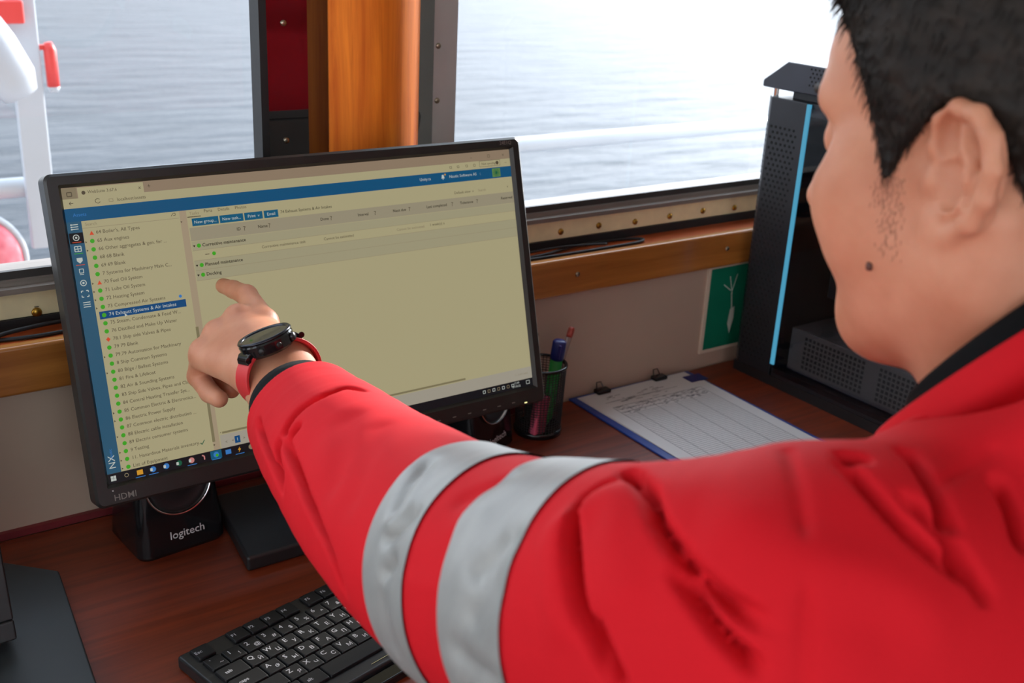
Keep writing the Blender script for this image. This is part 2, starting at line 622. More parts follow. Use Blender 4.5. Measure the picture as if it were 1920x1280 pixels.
holder = thing('lifesaving_bracket', (0.51, 2.5, -0.72), 'white upright board with red clips fixed to the rail', 'bracket')
MB().box((0.484, 2.455, -0.72), (0.540, 2.475, -0.10)).build('upright', M_white, holder, bevel=0.004)
MB().box((0.43, 2.43, -0.245), (0.512, 2.465, -0.20)).build('top_clip', M_redpaint, holder, bevel=0.004)
mb = MB().tube([(0.558, 2.46, -0.285), (0.560, 2.46, -0.30), (0.561, 2.46, -0.375)], [0.008, 0.0125, 0.0125], 14)
tubeo = mb.build('light_tube', M_redpaint, holder, smooth=True)
MB().tube([(0.561, 2.46, -0.375), (0.561, 2.46, -0.386)], [0.0125, 0.009], 14).build('tube_cap', M_white, tubeo, smooth=True)
MB().box((0.535, 2.458, -0.30), (0.556, 2.47, -0.29)).build('tube_arm', M_redpaint, holder)
# white canister
can = MB()
Mx = frame((0.440, 2.375, -0.30), (1, 0, 0.5), (0, 1, 0))
can.lathe([(0.001, 0.085), (0.03, 0.08), (0.048, 0.06), (0.052, 0.02), (0.05, -0.05), (0.035, -0.085), (0.001, -0.09)], 24, Mx)
tag(can.build('float_light_canister', M_white, None, (0.44, 2.375, -0.4), smooth=True), 'white rounded canister strapped to the upright board', 'canister')
# red buoy with white rim, hanging below the rail
buoy = thing('mooring_buoy', (0.40, 2.44, -0.9), 'round faded red buoy with white rim below the rail', 'buoy')
MB().lathe([(0.001, 0.05), (0.05, 0.045), (0.09, 0.03), (0.107, 0.0), (0.09, -0.03), (0.05, -0.045), (0.001, -0.05)], 32,
           frame((0.352, 2.42, -0.725), (1, 0, 0), (0, 0, 1))).build('float_body', mat('faded_red_float', srgb(188, 70, 84), rough=0.5, col2=srgb(214, 120, 130), vscale=25), buoy, smooth=True)
mb = MB()
rings = []
for i in range(48):
    a = 2 * math.pi * i / 48
    c = Vector((0.352 + 0.108 * math.cos(a), 2.42, -0.725 + 0.108 * math.sin(a)))
    e = Vector((math.cos(a), 0, math.sin(a)))
    rings.append([c + 0.008 * (math.cos(2 * math.pi * k / 8) * e + math.sin(2 * math.pi * k / 8) * Vector((0, 1, 0))) for k in range(8)])
rings.append(rings[0])
mb.loft(rings, caps=False)
mb.build('rim', M_white, buoy, smooth=True)
MB().tube([(0.352, 2.45, -0.60), (0.352, 2.44, -0.64)], 0.006, 8).build('lanyard', M_white, buoy)
tag(MB().box((XL - 1.5, 1.36, ZF - 0.12), (XR + 3.5, 2.6, ZF - 0.06)).build('side_deck', M_white), 'narrow white side deck under the rail', None, None, 'structure')

# ------------------------------------------------------------------ monitor
MC = np.array([0.4929, 1.0202, -0.3927])
MXv = Vector((1, 0, 0))
MUP = Vector((0, 0.2641, 0.9645))
MFW = Vector((0, -0.9645, 0.2641))       # towards the viewer
SW, SH = 0.5088, 0.2862
U = SW / 1920.0
SCR = frame(MC, MXv, MUP)                # local x right, y up, z towards the viewer


def sp(x, y, d=0.0):
    """screen pixel (1920x1080) to plan point, d metres in front of the panel"""
    return SCR @ Vector(((x - 960) * U, (540 - y) * U, d))


monitor = thing('computer_monitor', (0.493, 1.03, ZD), 'large black monitor showing a maintenance list, pointed at by the man', 'monitor')


def rrect(x0, y0, x1, y1, r, n=5):
    pts = []
    for cx, cy, a0 in ((x1 - r, y1 - r, 0), (x0 + r, y1 - r, 90), (x0 + r, y0 + r, 180), (x1 - r, y0 + r, 270)):
        for i in range(n + 1):
            a = math.radians(a0 + 90 * i / n)
            pts.append((cx + r * math.cos(a), cy + r * math.sin(a)))
    return pts


bL, bR, bT, bB = -SW / 2 - 0.0150, SW / 2 + 0.0135, SH / 2 + 0.0135, -SH / 2 - 0.0215
outer = rrect(bL, bB, bR, bT, 0.007)
inner = rrect(-SW / 2, -SH / 2, SW / 2, SH / 2, 0.0006)
mb = MB()
n = len(outer)


def ringz(pts, z):
    return [SCR @ Vector((p[0], p[1], z)) for p in pts]


out_in = rrect(bL + 0.0025, bB + 0.0025, bR - 0.0025, bT - 0.0025, 0.006)
inn2 = rrect(-SW / 2 - 0.003, -SH / 2 - 0.003, SW / 2 + 0.003, SH / 2 + 0.003, 0.001)
mb.loft([ringz(outer, -0.020), ringz(outer, 0.002), ringz(out_in, 0.0045), ringz(inn2, 0.0045), ringz(inner, -0.0005), ringz(inner, -0.004)], caps=False)
bez = mb.build('bezel', M_bezel, monitor)
smooth_by_angle(bez, 28)
mb = MB()
back0 = rrect(bL + 0.001, bB + 0.001, bR - 0.001, bT - 0.001, 0.006)
back1 = rrect(bL + 0.09, bB + 0.05, bR - 0.09, bT - 0.06, 0.02)
mb.loft([ringz(back0, -0.0202), ringz(back0, -0.024), ringz(back1, -0.045)])
mb.build('back_cover', M_bezel, monitor)
screen = MB().box((-SW / 2, -SH / 2, -0.003), (SW / 2, SH / 2, -0.0008), SCR).build('screen', emission('screen_white', srgb(163, 153, 121)), monitor)

LAY = {}
WHITE = srgb(163, 153, 121)


def layer(name, col):
    if name not in LAY:
        LAY[name] = (MB(), emission('screen_' + name, col))
    return LAY[name][0]


COL = dict(blue=srgb(10, 74, 112), sidebar=srgb(38, 80, 104), tabstrip=srgb(134, 116, 96), hdr=srgb(142, 134, 112), band=srgb(150, 144, 116),
           footer=srgb(150, 144, 130), taskbar=srgb(17, 18, 22), green=srgb(58, 150, 32), red=srgb(196, 70, 40), dark=srgb(76, 66, 50),
           bold=srgb(36, 30, 22), pale=srgb(176, 182, 176), mid=srgb(124, 112, 88), line=srgb(136, 124, 98), teal=srgb(13, 82, 112),
           black=srgb(8, 8, 12), amber=srgb(196, 140, 40), skyblue=srgb(52, 112, 176), pink=srgb(186, 120, 116), deepgreen=srgb(18, 84, 60),
           scroll=srgb(116, 108, 80), hl=srgb(10, 66, 112), logo=srgb(84, 120, 66), pane=srgb(160, 152, 118), gutter=srgb(152, 136, 112))
Z_RECT, Z_RECT2, Z_TEXT = -0.0006, -0.00045, -0.00030


def rect(x0, y0, x1, y1, c, d=Z_RECT):
    layer(c, COL[c]).add([sp(x0, y1, d), sp(x1, y1, d), sp(x1, y0, d), sp(x0, y0, d)], [(0, 1, 2, 3)])


def poly(pts, c, d=Z_TEXT):
    layer(c, COL[c]).add([sp(x, y, d) for x, y in pts], [tuple(range(len(pts)))])


def disc(x, y, r, c, d=Z_TEXT, n=12):
    poly([(x + r * math.cos(2 * math.pi * i / n), y - r * math.sin(2 * math.pi * i / n)) for i in range(n)], c, d)


def stroke(pts, w, c, d=Z_TEXT):
    L = layer(c, COL[c])
    for (x0, y0), (x1, y1) in zip(pts[:-1], pts[1:]):
        dx, dy = x1 - x0, y1 - y0
        l = math.hypot(dx, dy) or 1
        nx, ny = -dy / l * w / 2, dx / l * w / 2
        L.add([sp(x0 + nx, y0 + ny, d), sp(x0 - nx, y0 - ny, d), sp(x1 - nx, y1 - ny, d), sp(x1 + nx, y1 + ny, d)], [(0, 1, 2, 3)])


def ui(x, y, s, size=15, c='dark', bold=0.0, align='LEFT', d=Z_TEXT):
    M = SCR.copy()
    M.translation = sp(x, y, d)
    text(s, M, size * 1.18 * U, layer(c, COL[c]), align, bold)


# browser chrome
rect(0, 0, 1920, 40, 'tabstrip')
rect(0, 2, 50, 40, 'mid', Z_RECT2)
rect(54, 3, 287, 42, 'pane', Z_RECT2)
rect(0, 40, 1920, 74, 'pane')
stroke([(17, 17), (33, 17), (33, 31), (17, 31), (17, 17)], 3, 'dark')
disc(74, 22, 7, 'dark')
ui(88, 21, 'WebSuite 3.67.6', 13, 'dark')
ui(268, 21, 'x', 16, 'dark')
ui(300, 20, '+', 20, 'dark')
ui(1712, 22, '-', 18)
stroke([(1802, 16), (1813, 16), (1813, 27), (1802, 27), (1802, 16)], 1.6, 'dark')
ui(1880, 21, 'x', 16)
stroke([(34, 56), (20, 56), (26, 50)], 2, 'dark')
stroke([(20, 56), (26, 62)], 2, 'dark')
stroke([(126, 50), (118, 46), (110, 52), (111, 60), (119, 64), (127, 59)], 2, 'dark')
stroke([(158, 52), (172, 52), (172, 62), (158, 62), (158, 52)], 1.6, 'mid')
ui(186, 57, 'localhost/assets', 14)
for x in (1606, 1644, 1688, 1728):
    stroke([(x - 5, 52), (x + 5, 52), (x + 5, 61), (x - 4, 60), (x - 5, 52)], 1.6, 'dark')
stroke([(1756, 41), (1864, 41), (1864, 66), (1756, 66), (1756, 41)], 1.4, 'dark')
ui(1766, 54, 'Not syncing', 13)
disc(1849, 54, 8, 'dark')
ui(1888, 52, '...', 16)
# application bar and side bar
rect(0, 74, 1920, 121, 'blue')
rect(0, 121, 51, 1043, 'sidebar')
ui(26, 98, 'Assets', 15, 'skyblue')
ui(1446, 96, 'Unity.ts', 15, 'pale')
poly([(1554, 100), (1558, 84), (1566, 84), (1570, 100)], 'pale')
poly([(1559, 102), (1565, 102), (1562, 106)], 'pale')
disc(1574, 84, 4, 'amber')
ui(1594, 95, 'Nautic Software AS', 15, 'pale')
ui(1752, 95, ':', 15, 'pale')
rect(1818, 78, 1862, 116, 'logo', Z_RECT2)
for k in range(6):
    a = math.pi * k / 6
    stroke([(1840 + 17 * math.cos(a), 97 + 17 * math.sin(a)), (1840 - 17 * math.cos(a), 97 - 17 * math.sin(a))], 2.2, 'deepgreen')
for k, y in enumerate((139, 177, 217, 258, 298, 339, 378, 417)):
    if k == 1:
        rect(2, 160, 50, 198, 'black', Z_RECT2)
    if k in (0, 7):
        for j in (-8, 0, 8):
            stroke([(13, y + j), (38, y + j)], 3, 'pale')
        if k == 0:
            for j in (-8, 0, 8):
                stroke([(12, y + j), (17, y + j)], 5, 'pale')
    elif k in (1, 5):
        pts = [(25 + 10 * math.cos(t * math.pi / 6), y + 10 * math.sin(t * math.pi / 6)) for t in range(13)]
        stroke(pts, 3, 'pale')
        disc(25, y, 4, 'pale')
    elif k == 2:
        stroke([(14, y - 9), (36, y - 9), (36, y + 9), (14, y + 9), (14, y - 9)], 3, 'pale')
        stroke([(14, y), (36, y)], 2.5, 'pale')
        stroke([(25, y - 9), (25, y + 9)], 2.5, 'pale')
    elif k == 3:
        poly([(15, y - 9), (35, y - 9), (35, y + 2), (25, y + 11), (15, y + 2)], 'pale')
    elif k == 4:
        stroke([(18, y - 9), (32, y - 9), (32, y + 5), (18, y + 5), (18, y - 9)], 2.5, 'pale')
        stroke([(18, y + 10), (32, y + 10)], 2.5, 'pale')
    elif k == 6:
        for sx in (-1, 1):
            for sy in (-1, 1):
                stroke([(25 + sx * 12, y + sy * 5), (25 + sx * 12, y + sy * 11), (25 + sx * 5, y + sy * 11)], 3, 'pale')
    if k in (1, 2, 3):
        rect(10, y + 15, 40, y + 17.5, 'green' if k == 2 else 'red', Z_TEXT)
Mr = SCR @ Matrix.Rotation(math.pi / 2, 4, 'Z')
Mv = Mr.copy()
Mv.translation = sp(24, 1026, Z_TEXT)
text('NX', Mv, 34 * U, layer('pale', COL['pale']), 'LEFT', 0.0)
Mv = Mr.copy()
Mv.translation = sp(24, 990, Z_TEXT)
text('nautic', Mv, 16 * U, layer('skyblue', COL['skyblue']), 'LEFT', 0.0)
# asset tree
rect(51, 121, 404, 1043, 'pane')
rect(51, 146, 400, 147.5, 'line', Z_RECT2)
ui(62, 134, 'Search', 13, 'mid')
stroke([(372, 137), (380, 127), (388, 127), (388, 135), (380, 135)], 1.8, 'dark')
rect(404, 121, 430, 1043, 'gutter')
rect(402, 560, 413, 1010, 'scroll', Z_RECT2)
poly([(403, 160), (411, 160), (407, 166)], 'dark')
poly([(403, 1020), (411, 1020), (407, 1027)], 'dark')
items = ["64 Boiler's, All Types", '65 Aux engines', '66 Other aggregates & gen. for ...', '68 68 Blank', '69 69 Blank', '7 Systems for Machinery Main C...',
         '70 Fuel Oil System', '71 Lube Oil System', '72 Heating System', '73 Compressed Air Systems', '74 Exhaust Systems & Air Intakes',
         '75 Steam, Condensate & Feed W...', '76 Distilled and Make Up Water', '78.1 Ship side Valves & Pipes', '79 79 Blank', '79.79 Automation for Machinery',
         '8 Ship Common Systems', '80 Bilge / Ballast Systems', '81 Fire & Lifeboat', '82 Air & Sounding Systems', '83 Ship Side Valves, Pipes and Ch...',
         '84 Central Heating Transfer Sys...', '85 Common Electric & Electronics...', '86 Electric Power Supply', '87 Common electric distribution ...',
         '88 Electric cable installation', '89 Electric consumer systems', '9 Testing', '11. Hazardous Materials inventory...', 'List of Equipment']
for i, s in enumerate(items):
    y = 165 + 29.85 * i
    if i == 10:
        rect(62, y - 14, 380, y + 14, 'hl', Z_RECT2)
    if i in (0, 6):
        poly([(72, y + 8), (88, y + 8), (80, y - 7)], 'red')
    elif i == 13:
        poly([(71, y), (79, y + 9), (87, y), (79, y - 9)], 'red')
    else:
        disc(78, y, 8, 'green')
    if i in (1, 2, 6, 7, 8, 9, 15, 17, 22, 23, 25, 27, 28, 29):
        poly([(54, y + 6), (54, y - 2), (60, y + 2)], 'dark')
    ui(95, y, s, 15.5, 'pale' if i == 10 else 'dark')
poly([(150, 466), (150, 482), (154, 478), (160, 478)], 'pale', -0.00015)
disc(362, 436, 6, 'skyblue')
stroke([(356, 1003), (361, 1010), (372, 994)], 3, 'deepgreen')
# main pane
rect(430, 121, 1920, 1043, 'pane')
ui(441, 135, 'Tasks', 14, 'mid')
rect(432, 146, 484, 149, 'dark', Z_RECT2)
for x, s in ((497, 'Parts'), (552, 'Details'), (620, 'Photos')):
    ui(x, 131, s, 14, 'dark')
for x0, x1, s in ((447, 550, 'New group...'), (555, 649, 'New task...'), (654, 728, 'Print  v'), (734, 793, 'Email')):
    rect(x0, 154, x1, 183, 'teal', Z_RECT2)
    ui((x0 + x1) / 2, 169, s, 14, 'pale', 0.0, 'CENTER')
ui(802, 166, '74 Exhaust Systems & Air Intakes', 14, 'bold')
ui(1610, 167, 'Default view  v', 14, 'dark')
ui(1734, 167, 'Search', 13, 'mid')
ui(1888, 163, 'v', 14, 'dark')
rect(434, 188, 1920, 238, 'hdr', Z_RECT2)
for x, s in ((616, 'ID'), (702, 'Name'), (968, 'Done'), (1136, 'Interval'), (1300, 'Next due'), (1464, 'Last completed'), (1634, 'Tolerance'), (1850, 'Reserved')):
    ui(x, 213, s, 14, 'bold', 0.01)
    if s != 'Reserved':
        x2 = x + 10 + len(s) * 8.2
        stroke([(x2, 206), (x2 + 9, 206), (x2 + 4.5, 213), (x2 + 4.5, 221)], 2.2, 'dark')
rect(434, 312, 1920, 388, 'band', Z_RECT2)
rect(434, 240, 1920, 274, 'band', Z_RECT2)
for y in (274, 312, 349, 388):
    rect(434, y, 1920, y + 1.2, 'line', Z_TEXT)
for y, s, dx in ((257, 'Corrective maintenance', 0), (331, 'Planned maintenance', 0), (368, 'Docking', 0)):
    disc(460, y, 8, 'green')
    poly([(437, y - 3), (447, y - 3), (442, y + 5)], 'bold')
    ui(473, y, s, 15, 'bold', 0.014)
disc(514, 293, 7.5, 'green')
stroke([(479, 293), (496, 293)], 2.5, 'dark')
ui(706, 293, 'Corrective maintenance task', 13.5, 'dark')
ui(972, 293, 'Cannot be estimated', 13.5, 'dark')
ui(1308, 293, 'Cannot be estimated', 13.5, 'mid')
ui(1470, 290, '1 week(s) a', 13.5, 'dark')
rect(434, 990, 1920, 1043, 'footer', Z_RECT2)
rect(444, 978, 1562, 986, 'scroll', Z_TEXT)
stroke([(436, 982), (440, 979)], 2, 'dark')
rect(490, 1006, 512, 1034, 'hl', Z_TEXT)
ui(501, 1020, '1', 15, 'pale', 0.0, 'CENTER', -0.00015)
for x in (452, 478, 524, 548):
    ui(x, 1021, '<' if x < 500 else '>', 13, 'dark')
ui(1826, 1017, '1 - 3 of 3 items', 10, 'mid')
# task bar
rect(0, 1043, 1920, 1080, 'taskbar', Z_RECT2)
for k in (0, 1):
    for j in (0, 1):
        rect(10 + 10 * k, 1052 + 10 * j, 19 + 10 * k, 1061 + 10 * j, 'pale', Z_TEXT)
disc(67, 1060, 8, 'mid')
disc(67, 1060, 5.5, 'taskbar', -0.00015)
icons = [(116, 'amber'), (165, 'skyblue'), (215, 'skyblue'), (264, 'deepgreen'), (312, 'pink'), (360, 'pink'), (409, 'deepgreen'), (458, 'skyblue'), (503, 'amber'), (552, 'mid'), (600, 'skyblue'), (648, 'green')]
for k, (x, c) in enumerate(icons):
    if k in (0, 7):
        rect(x - 11, 1052, x + 11, 1070, c, Z_TEXT)
    elif k == 6:
        rect(x - 22, 1045, x + 22, 1077, 'teal', Z_TEXT)
        disc(x, 1061, 11, 'skyblue', -0.0002)
        disc(x + 3, 1064, 6, 'green', -0.0001)
    elif k == 5:
        stroke([(x - 6, 1052), (x + 2, 1056), (x + 2, 1070)], 5, c)
    elif k == 8:
        poly([(x + 3, 1050), (x - 7, 1063), (x - 1, 1063), (x - 4, 1073), (x + 7, 1059), (x + 1, 1059)], c)
    else:
        disc(x, 1061, 11, c)
        rect(x - 11, 1056, x - 2, 1067, 'pale' if k in (1, 2, 3, 4) else c, -0.0002)
    if k in (0, 1, 4, 6, 8):
        rect(x - 18, 1077, x + 18, 1079.5, 'skyblue', -0.0002)
for k in range(7):
    x = 1652 + 26 * k
    stroke([(x - 6, 1054), (x + 6, 1054), (x + 6, 1066), (x - 6, 1066), (x - 6, 1054)], 2.2, 'mid' if k % 2 else 'pale')
ui(1816, 1053, '12:49', 11, 'pale')
ui(1806, 1068, '21.09.22', 11, 'pale')
stroke([(1884, 1052), (1902, 1052), (1902, 1067), (1884, 1067), (1884, 1052)], 2, 'pale')

# bezel print, buttons and lamp
bz = MB()
Mt = SCR.copy()
Mt.translation = SCR @ Vector((-SW / 2 + 0.0015, -SH / 2 - 0.0135, 0.0048))
text('HDMI', Mt, 0.0088, bz, 'LEFT', 0.004)
Mt = SCR.copy()
Mt.translation = SCR @ Vector((SW / 2 - 0.016, SH / 2 + 0.0075, 0.0048))
text('24E1Q', Mt, 0.006, bz, 'LEFT', 0.0)
flush_texts()
for k, (m_, em) in LAY.items():
    tag(m_.build('screen_' + ('print' if k in ('dark', 'bold', 'pale', 'mid', 'line') else 'shapes'), em, screen), None, None, None, 'stuff')
tag(bz.build('printed_marks', M_greyprint, bez), None, None, None, 'stuff')
for k in range(6):
    x = 0.115 + 0.021 * k
    MB().box((x - 0.0022, -SH / 2 - 0.0150, 0.0045), (x + 0.0022, -SH / 2 - 0.0140, 0.0050), SCR).build('button_mark', M_greyprint, bez)
MB().box((0.236, -SH / 2 - 0.0185, 0.0045), (0.2395, -SH / 2 - 0.0172, 0.0052), SCR).build('power_lamp', emission('lamp_yellow', srgb(255, 244, 170), 1.2), bez)
MB().box((-SW / 2 + 0.001, -SH / 2 - 0.0065, 0.0040), (-SW / 2 + 0.0022, -SH / 2 - 0.0053, 0.0050), SCR).build('sensor_dot', M_print, bez)
# stand: neck and flat foot
MB().box((0.455, 1.058, ZD + 0.016), (0.531, 1.085, -0.42)).build('stand_neck', M_black, monitor, bevel=0.006)
MB().prism([(0.360, 0.945), (0.626, 0.945), (0.608, 1.088), (0.378, 1.088)], ZD, ZD + 0.018).build('stand_foot', M_black, monitor, bevel=0.004, seg=3)

# ------------------------------------------------------------------ speakers
LOGO_TGT = []


def speaker(x, label, yaw, yc=1.060):
    t = thing('desktop_speaker', (x, yc, ZD), label, 'speaker', 'pair of desktop speakers')
    Rz = Matrix.Translation((x, yc, ZD)) @ Matrix.Rotation(yaw, 4, 'Z')

    def sec(z, w, y0, y1, r):
        return [Rz @ Vector((p[0], p[1], z)) for p in rrect(-w / 2, y0, w / 2, y1, r, 4)]
    mb = MB()
    tilt = 0.14
    zs = [(0.0, .094, -.040), (0.004, .098, -.042), (0.03, .096, -.0395), (0.08, .089, -.033), (0.13, .080, -.025), (0.152, .072, -.019), (0.158, .064, -.014)]
    mb.loft([sec(z, w, y0, 0.045 - 0.12 * z, 0.012) for z, w, y0 in zs])
    b = mb.build('cabinet', M_blackgl, t, smooth=False)
    smooth_by_angle(b, 30)
    # driver on the sloping front
    Fm = Rz @ Matrix.Translation((0, -0.0345, 0.082)) @ Matrix.Rotation(math.radians(90 - 8.5), 4, 'X')
    MB().lathe([(0.036, -0.002), (0.0375, 0.0012), (0.0365, 0.0028), (0.0350, 0.0012), (0.0345, -0.001)], 48, Fm).build('driver_ring', M_chrome, t, smooth=True)
    MB().lathe([(0.0348, 0.0006), (0.031, 0.0022), (0.027, 0.0008), (0.012, -0.004 + 0.0052), (0.006, 0.004), (0.0001, 0.0045)], 48, Fm).build('driver_cone', M_black, t, smooth=True)
    Lm = Rz @ Matrix.Translation((0.004, -0.0412, 0.0225)) @ Matrix.Rotation(math.radians(90 - 6), 4, 'X')
    lt = MB()
    text('logitech', Lm, 0.0125, lt, 'CENTER', 0.005)
    flush_texts()
    lt.build('printed_name', M_print, t)
    return t


speaker(0.3155, 'black speaker with round shiny-rimmed driver under the monitor\'s lower left corner', 0.10)
speaker(0.722, 'black speaker behind the sleeve beside the pen cup', 0.42, 1.080)

# ------------------------------------------------------------------ second monitor at the left edge
m2 = thing('side_monitor', (0.08, 0.95, ZD), 'black second monitor on dark grey foot at the left edge', 'monitor')
MB().prism([(-0.06, 1.082), (0.150, 1.075), (0.1935, 1.031), (0.174, 0.80), (-0.06, 0.78)], ZD, ZD + 0.010).build('stand_foot', M_darkgrey, m2, bevel=0.002)
S2 = frame((-0.139, 0.965, -0.43), (1, 0.03, 0), (0, 0.24, 0.97))
MB().box((-0.27, -0.205, -0.022), (0.268, 0.145, 0.0), S2).build('back_panel', M_black, m2, bevel=0.003)
mb = MB()
for lo, hi in (((-0.27, -0.205, 0.0005), (0.268, -0.186, 0.010)), ((-0.27, 0.131, 0.0005), (0.268, 0.145, 0.010)), ((-0.27, -0.186, 0.0005), (-0.256, 0.131, 0.010)), ((0.254, -0.186, 0.0005), (0.268, 0.131, 0.010))):
    mb.box(lo, hi, S2)
mb.build('bezel', M_black, m2, bevel=0.002)
MB().box((-0.256, -0.186, 0.0005), (0.254, 0.131, 0.003), S2).build('screen', mat('dark_screen', (0.004, 0.004, 0.005), rough=0.2, var=0.1), m2)
MB().box((-0.15, 0.975, ZD + 0.0105), (-0.08, 1.0, -0.40)).build('stand_neck', M_black, m2, bevel=0.004)

# ------------------------------------------------------------------ pen cup and pens
CUP = (0.8295, 1.075, ZD)
cup = thing('pen_cup', CUP, 'black wire mesh pen cup beside the monitor', 'pen cup')
cr, chh = 0.0335, 0.098
mb = MB()
NV, NH = 44, 26
for i in range(NV):
    a = 2 * math.pi * i / NV
    ca, sa = math.cos(a), math.sin(a)
    r0, r1 = cr - 0.003, cr
    p = [(CUP[0] + r0 * ca, CUP[1] + r0 * sa, ZD + 0.004), (CUP[0] + r1 * ca, CUP[1] + r1 * sa, ZD + chh)]
    mb.tube(p, 0.0007, 4)
for k in range(1, NH):
    z = ZD + 0.004 + (chh - 0.004) * k / NH
    r = cr - 0.003 + 0.003 * k / NH
    pts = [(CUP[0] + r * math.cos(2 * math.pi * i / 36), CUP[1] + r * math.sin(2 * math.pi * i / 36), z) for i in range(37)]
    mb.tube(pts, 0.0006, 4)
tag(mb.build('wire_mesh', M_black, cup), None, None, None, 'stuff')
rings = []
for zc, name in ((chh, 'rim'),):
    mb = MB()
    pts = [(CUP[0] + cr * math.cos(2 * math.pi * i / 40), CUP[1] + cr * math.sin(2 * math.pi * i / 40), ZD + zc) for i in range(41)]
    mb.tube(pts, 0.0022, 8)
    mb.build(name, M_blackgl, cup, smooth=True)
MB().lathe([(0.0001, 0.0), (cr - 0.001, 0.0), (cr - 0.0005, 0.006), (cr - 0.003, 0.009), (cr - 0.006, 0.003), (0.0001, 0.003)], 36,
           Matrix.Translation(CUP)).build('base', M_blackgl, cup, smooth=True)


def pen(name, label, p0, p1, r, m_body, m_cap, cap_frac=0.25, cat='pen', clip=True, tip=None):
    p0, p1 = Vector(p0), Vector(p1)
    t = thing(name, tuple(p0), label, cat)
    d = p1 - p0
    pc = p0 + d * (1 - cap_frac)
    MB().tube([p0, p0 + d * 0.04, p0 + d * 0.12, pc], [r * 0.25, r * 0.6, r, r], 12).build('barrel', m_body, t, smooth=True)
    MB().tube([pc, pc + d * 0.02, p1 - d * 0.02, p1], [r * 1.02, r * 1.12, r * 1.1, r * 0.8], 12).build('cap', m_cap, t, smooth=True)
    if clip:
        s = d.cross(Vector((0.3, -1, 0))).normalized()
        q = Vector((-0.5, -0.8, 0)).normalized() * (r * 1.35)
        MB().tube([p1 - d * 0.03 + q, p1 - d * cap_frac * 0.85 + q], r * 0.22, 6).build('clip', m_cap, t)
    return t


zb = ZD + 0.0065
pen('highlighter_pen', 'green felt pen with dark blue cap in the mesh cup', (0.842, 1.074, zb), (0.851, 1.066, ZD + 0.131), 0.0085,
    mat('green_felt_body', srgb(34, 150, 60), rough=0.4, var=0.05), mat('navy_cap', srgb(34, 42, 110), rough=0.35, var=0.05), 0.22)
pen('ballpoint_pen', 'clear ballpoint pen with red end leaning right out of the mesh cup', (0.827, 1.066, zb), (0.888, 1.088, ZD + 0.136), 0.0042,
    mat('clear_barrel', srgb(150, 128, 120), rough=0.2, var=0.06), mat('red_end_cap', srgb(168, 74, 62), rough=0.3, var=0.05), 0.10, clip=False)
pen('marker_pen', 'black capped pen upright behind the monitor edge in the mesh cup', (0.822, 1.088, zb), (0.828, 1.093, ZD + 0.138), 0.0055,
    M_black, M_blackgl, 0.3)
er = MB().prism(rrect(-0.011, -0.006, 0.011, 0.006, 0.002, 3), 0.0, 0.052,
                Matrix.Translation((0.815, 1.058, zb)) @ Matrix.Rotation(0.12, 4, 'Y') @ Matrix.Rotation(0.2, 4, 'Z'))
tag(er.build('eraser', mat('pink_rubber', srgb(196, 84, 112), rough=0.7, var=0.08, vscale=60), None, (0.815, 1.058, zb), bevel=0.001), 'pink eraser standing inside the mesh cup', 'eraser')

# ------------------------------------------------------------------ clipboard with sheets
ca = math.radians(-1.2)
CB = Matrix.Translation((0.9283, 1.1335, ZD)) @ Matrix.Rotation(ca, 4, 'Z')     # local x along the short side, y towards the wall
cbt = thing('clipboard', (1.04, 0.98, ZD), 'blue clipboard lying on the desk in front of the green sign', 'clipboard')
MB().box((0, -0.315, 0.0), (0.232, 0.0, 0.003), CB).build('board', mat('blue_board', srgb(28, 62, 140), rough=0.4, var=0.04), cbt, bevel=0.001)
for x in (0.055, 0.165):
    c = MB().box((x - 0.012, -0.016, 0.0045), (x + 0.012, -0.002, 0.011), CB).build('clip', M_blackgl, cbt, bevel=0.002)
    MB().tube([CB @ Vector((x - 0.006, -0.003, 0.010)), CB @ Vector((x - 0.004, 0.0012, 0.0175)), CB @ Vector((x + 0.004, 0.0012, 0.0175)), CB @ Vector((x + 0.006, -0.003, 0.010))], 0.0009, 6).build('clip_lever', M_blackgl, c)
P1 = CB @ Matrix.Translation((0.014, -0.303, 0.0032)) @ Matrix.Rotation(math.radians(0.6), 4, 'Z')
P2 = CB @ Matrix.Translation((0.012, -0.304, 0.0040)) @ Matrix.Rotation(math.radians(-0.3), 4, 'Z')
m_paper = mat('white_paper', srgb(214, 212, 210), rough=0.8, var=0.02, vscale=10)
under = MB().prism([(0, 0), (0.21, 0), (0.212, 0.2985), (0, 0.297)], 0, 0.0004, P1)
tag(under.build('paper_sheet', m_paper, None, (1.04, 0.98, ZD + 0.0032)), 'white sheet under the form, its corner peeking out', 'paper')
form = MB().prism([(0, 0), (0.211, 0), (0.213, 0.262), (0.188, 0.262), (0.190, 0.2955), (0, 0.296)], 0, 0.0004, P2)
formo = form.build('log_form', m_paper, None, (1.04, 0.98, ZD + 0.004))
tag(formo, 'printed log table sheet on top of the clipboard', 'paper')
lines = MB()
for k in range(44):
    y = 0.012 + 0.205 * k / 43
    lines.box((0.022, y, 0.0004), (0.190, y + 0.00035, 0.00055), P2)
for x in (0.022, 0.045, 0.085, 0.118, 0.150, 0.190):
    lines.box((x, 0.012, 0.0004), (x + 0.0005, 0.245, 0.00055), P2)
for y in (0.226, 0.236, 0.245, 0.262):
    lines.box((0.022, y, 0.0004), (0.190 - (0.03 if y > .25 else 0), y + 0.0006, 0.00055), P2)
random.seed(4)
for k in range(150):
    x = 0.024 + 0.16 * random.random()
    y = 0.219 + 0.026 * random.random()
    lines.box((x, y, 0.0004), (x + 0.002 + 0.004 * random.random(), y + 0.0009, 0.00055), P2)
for k in range(30):
    x = 0.03 + 0.1 * random.random()
    y = 0.25 + 0.03 * random.random()
    lines.box((x, y, 0.0004), (x + 0.004 + 0.01 * random.random(), y + 0.0008, 0.00055), P2)
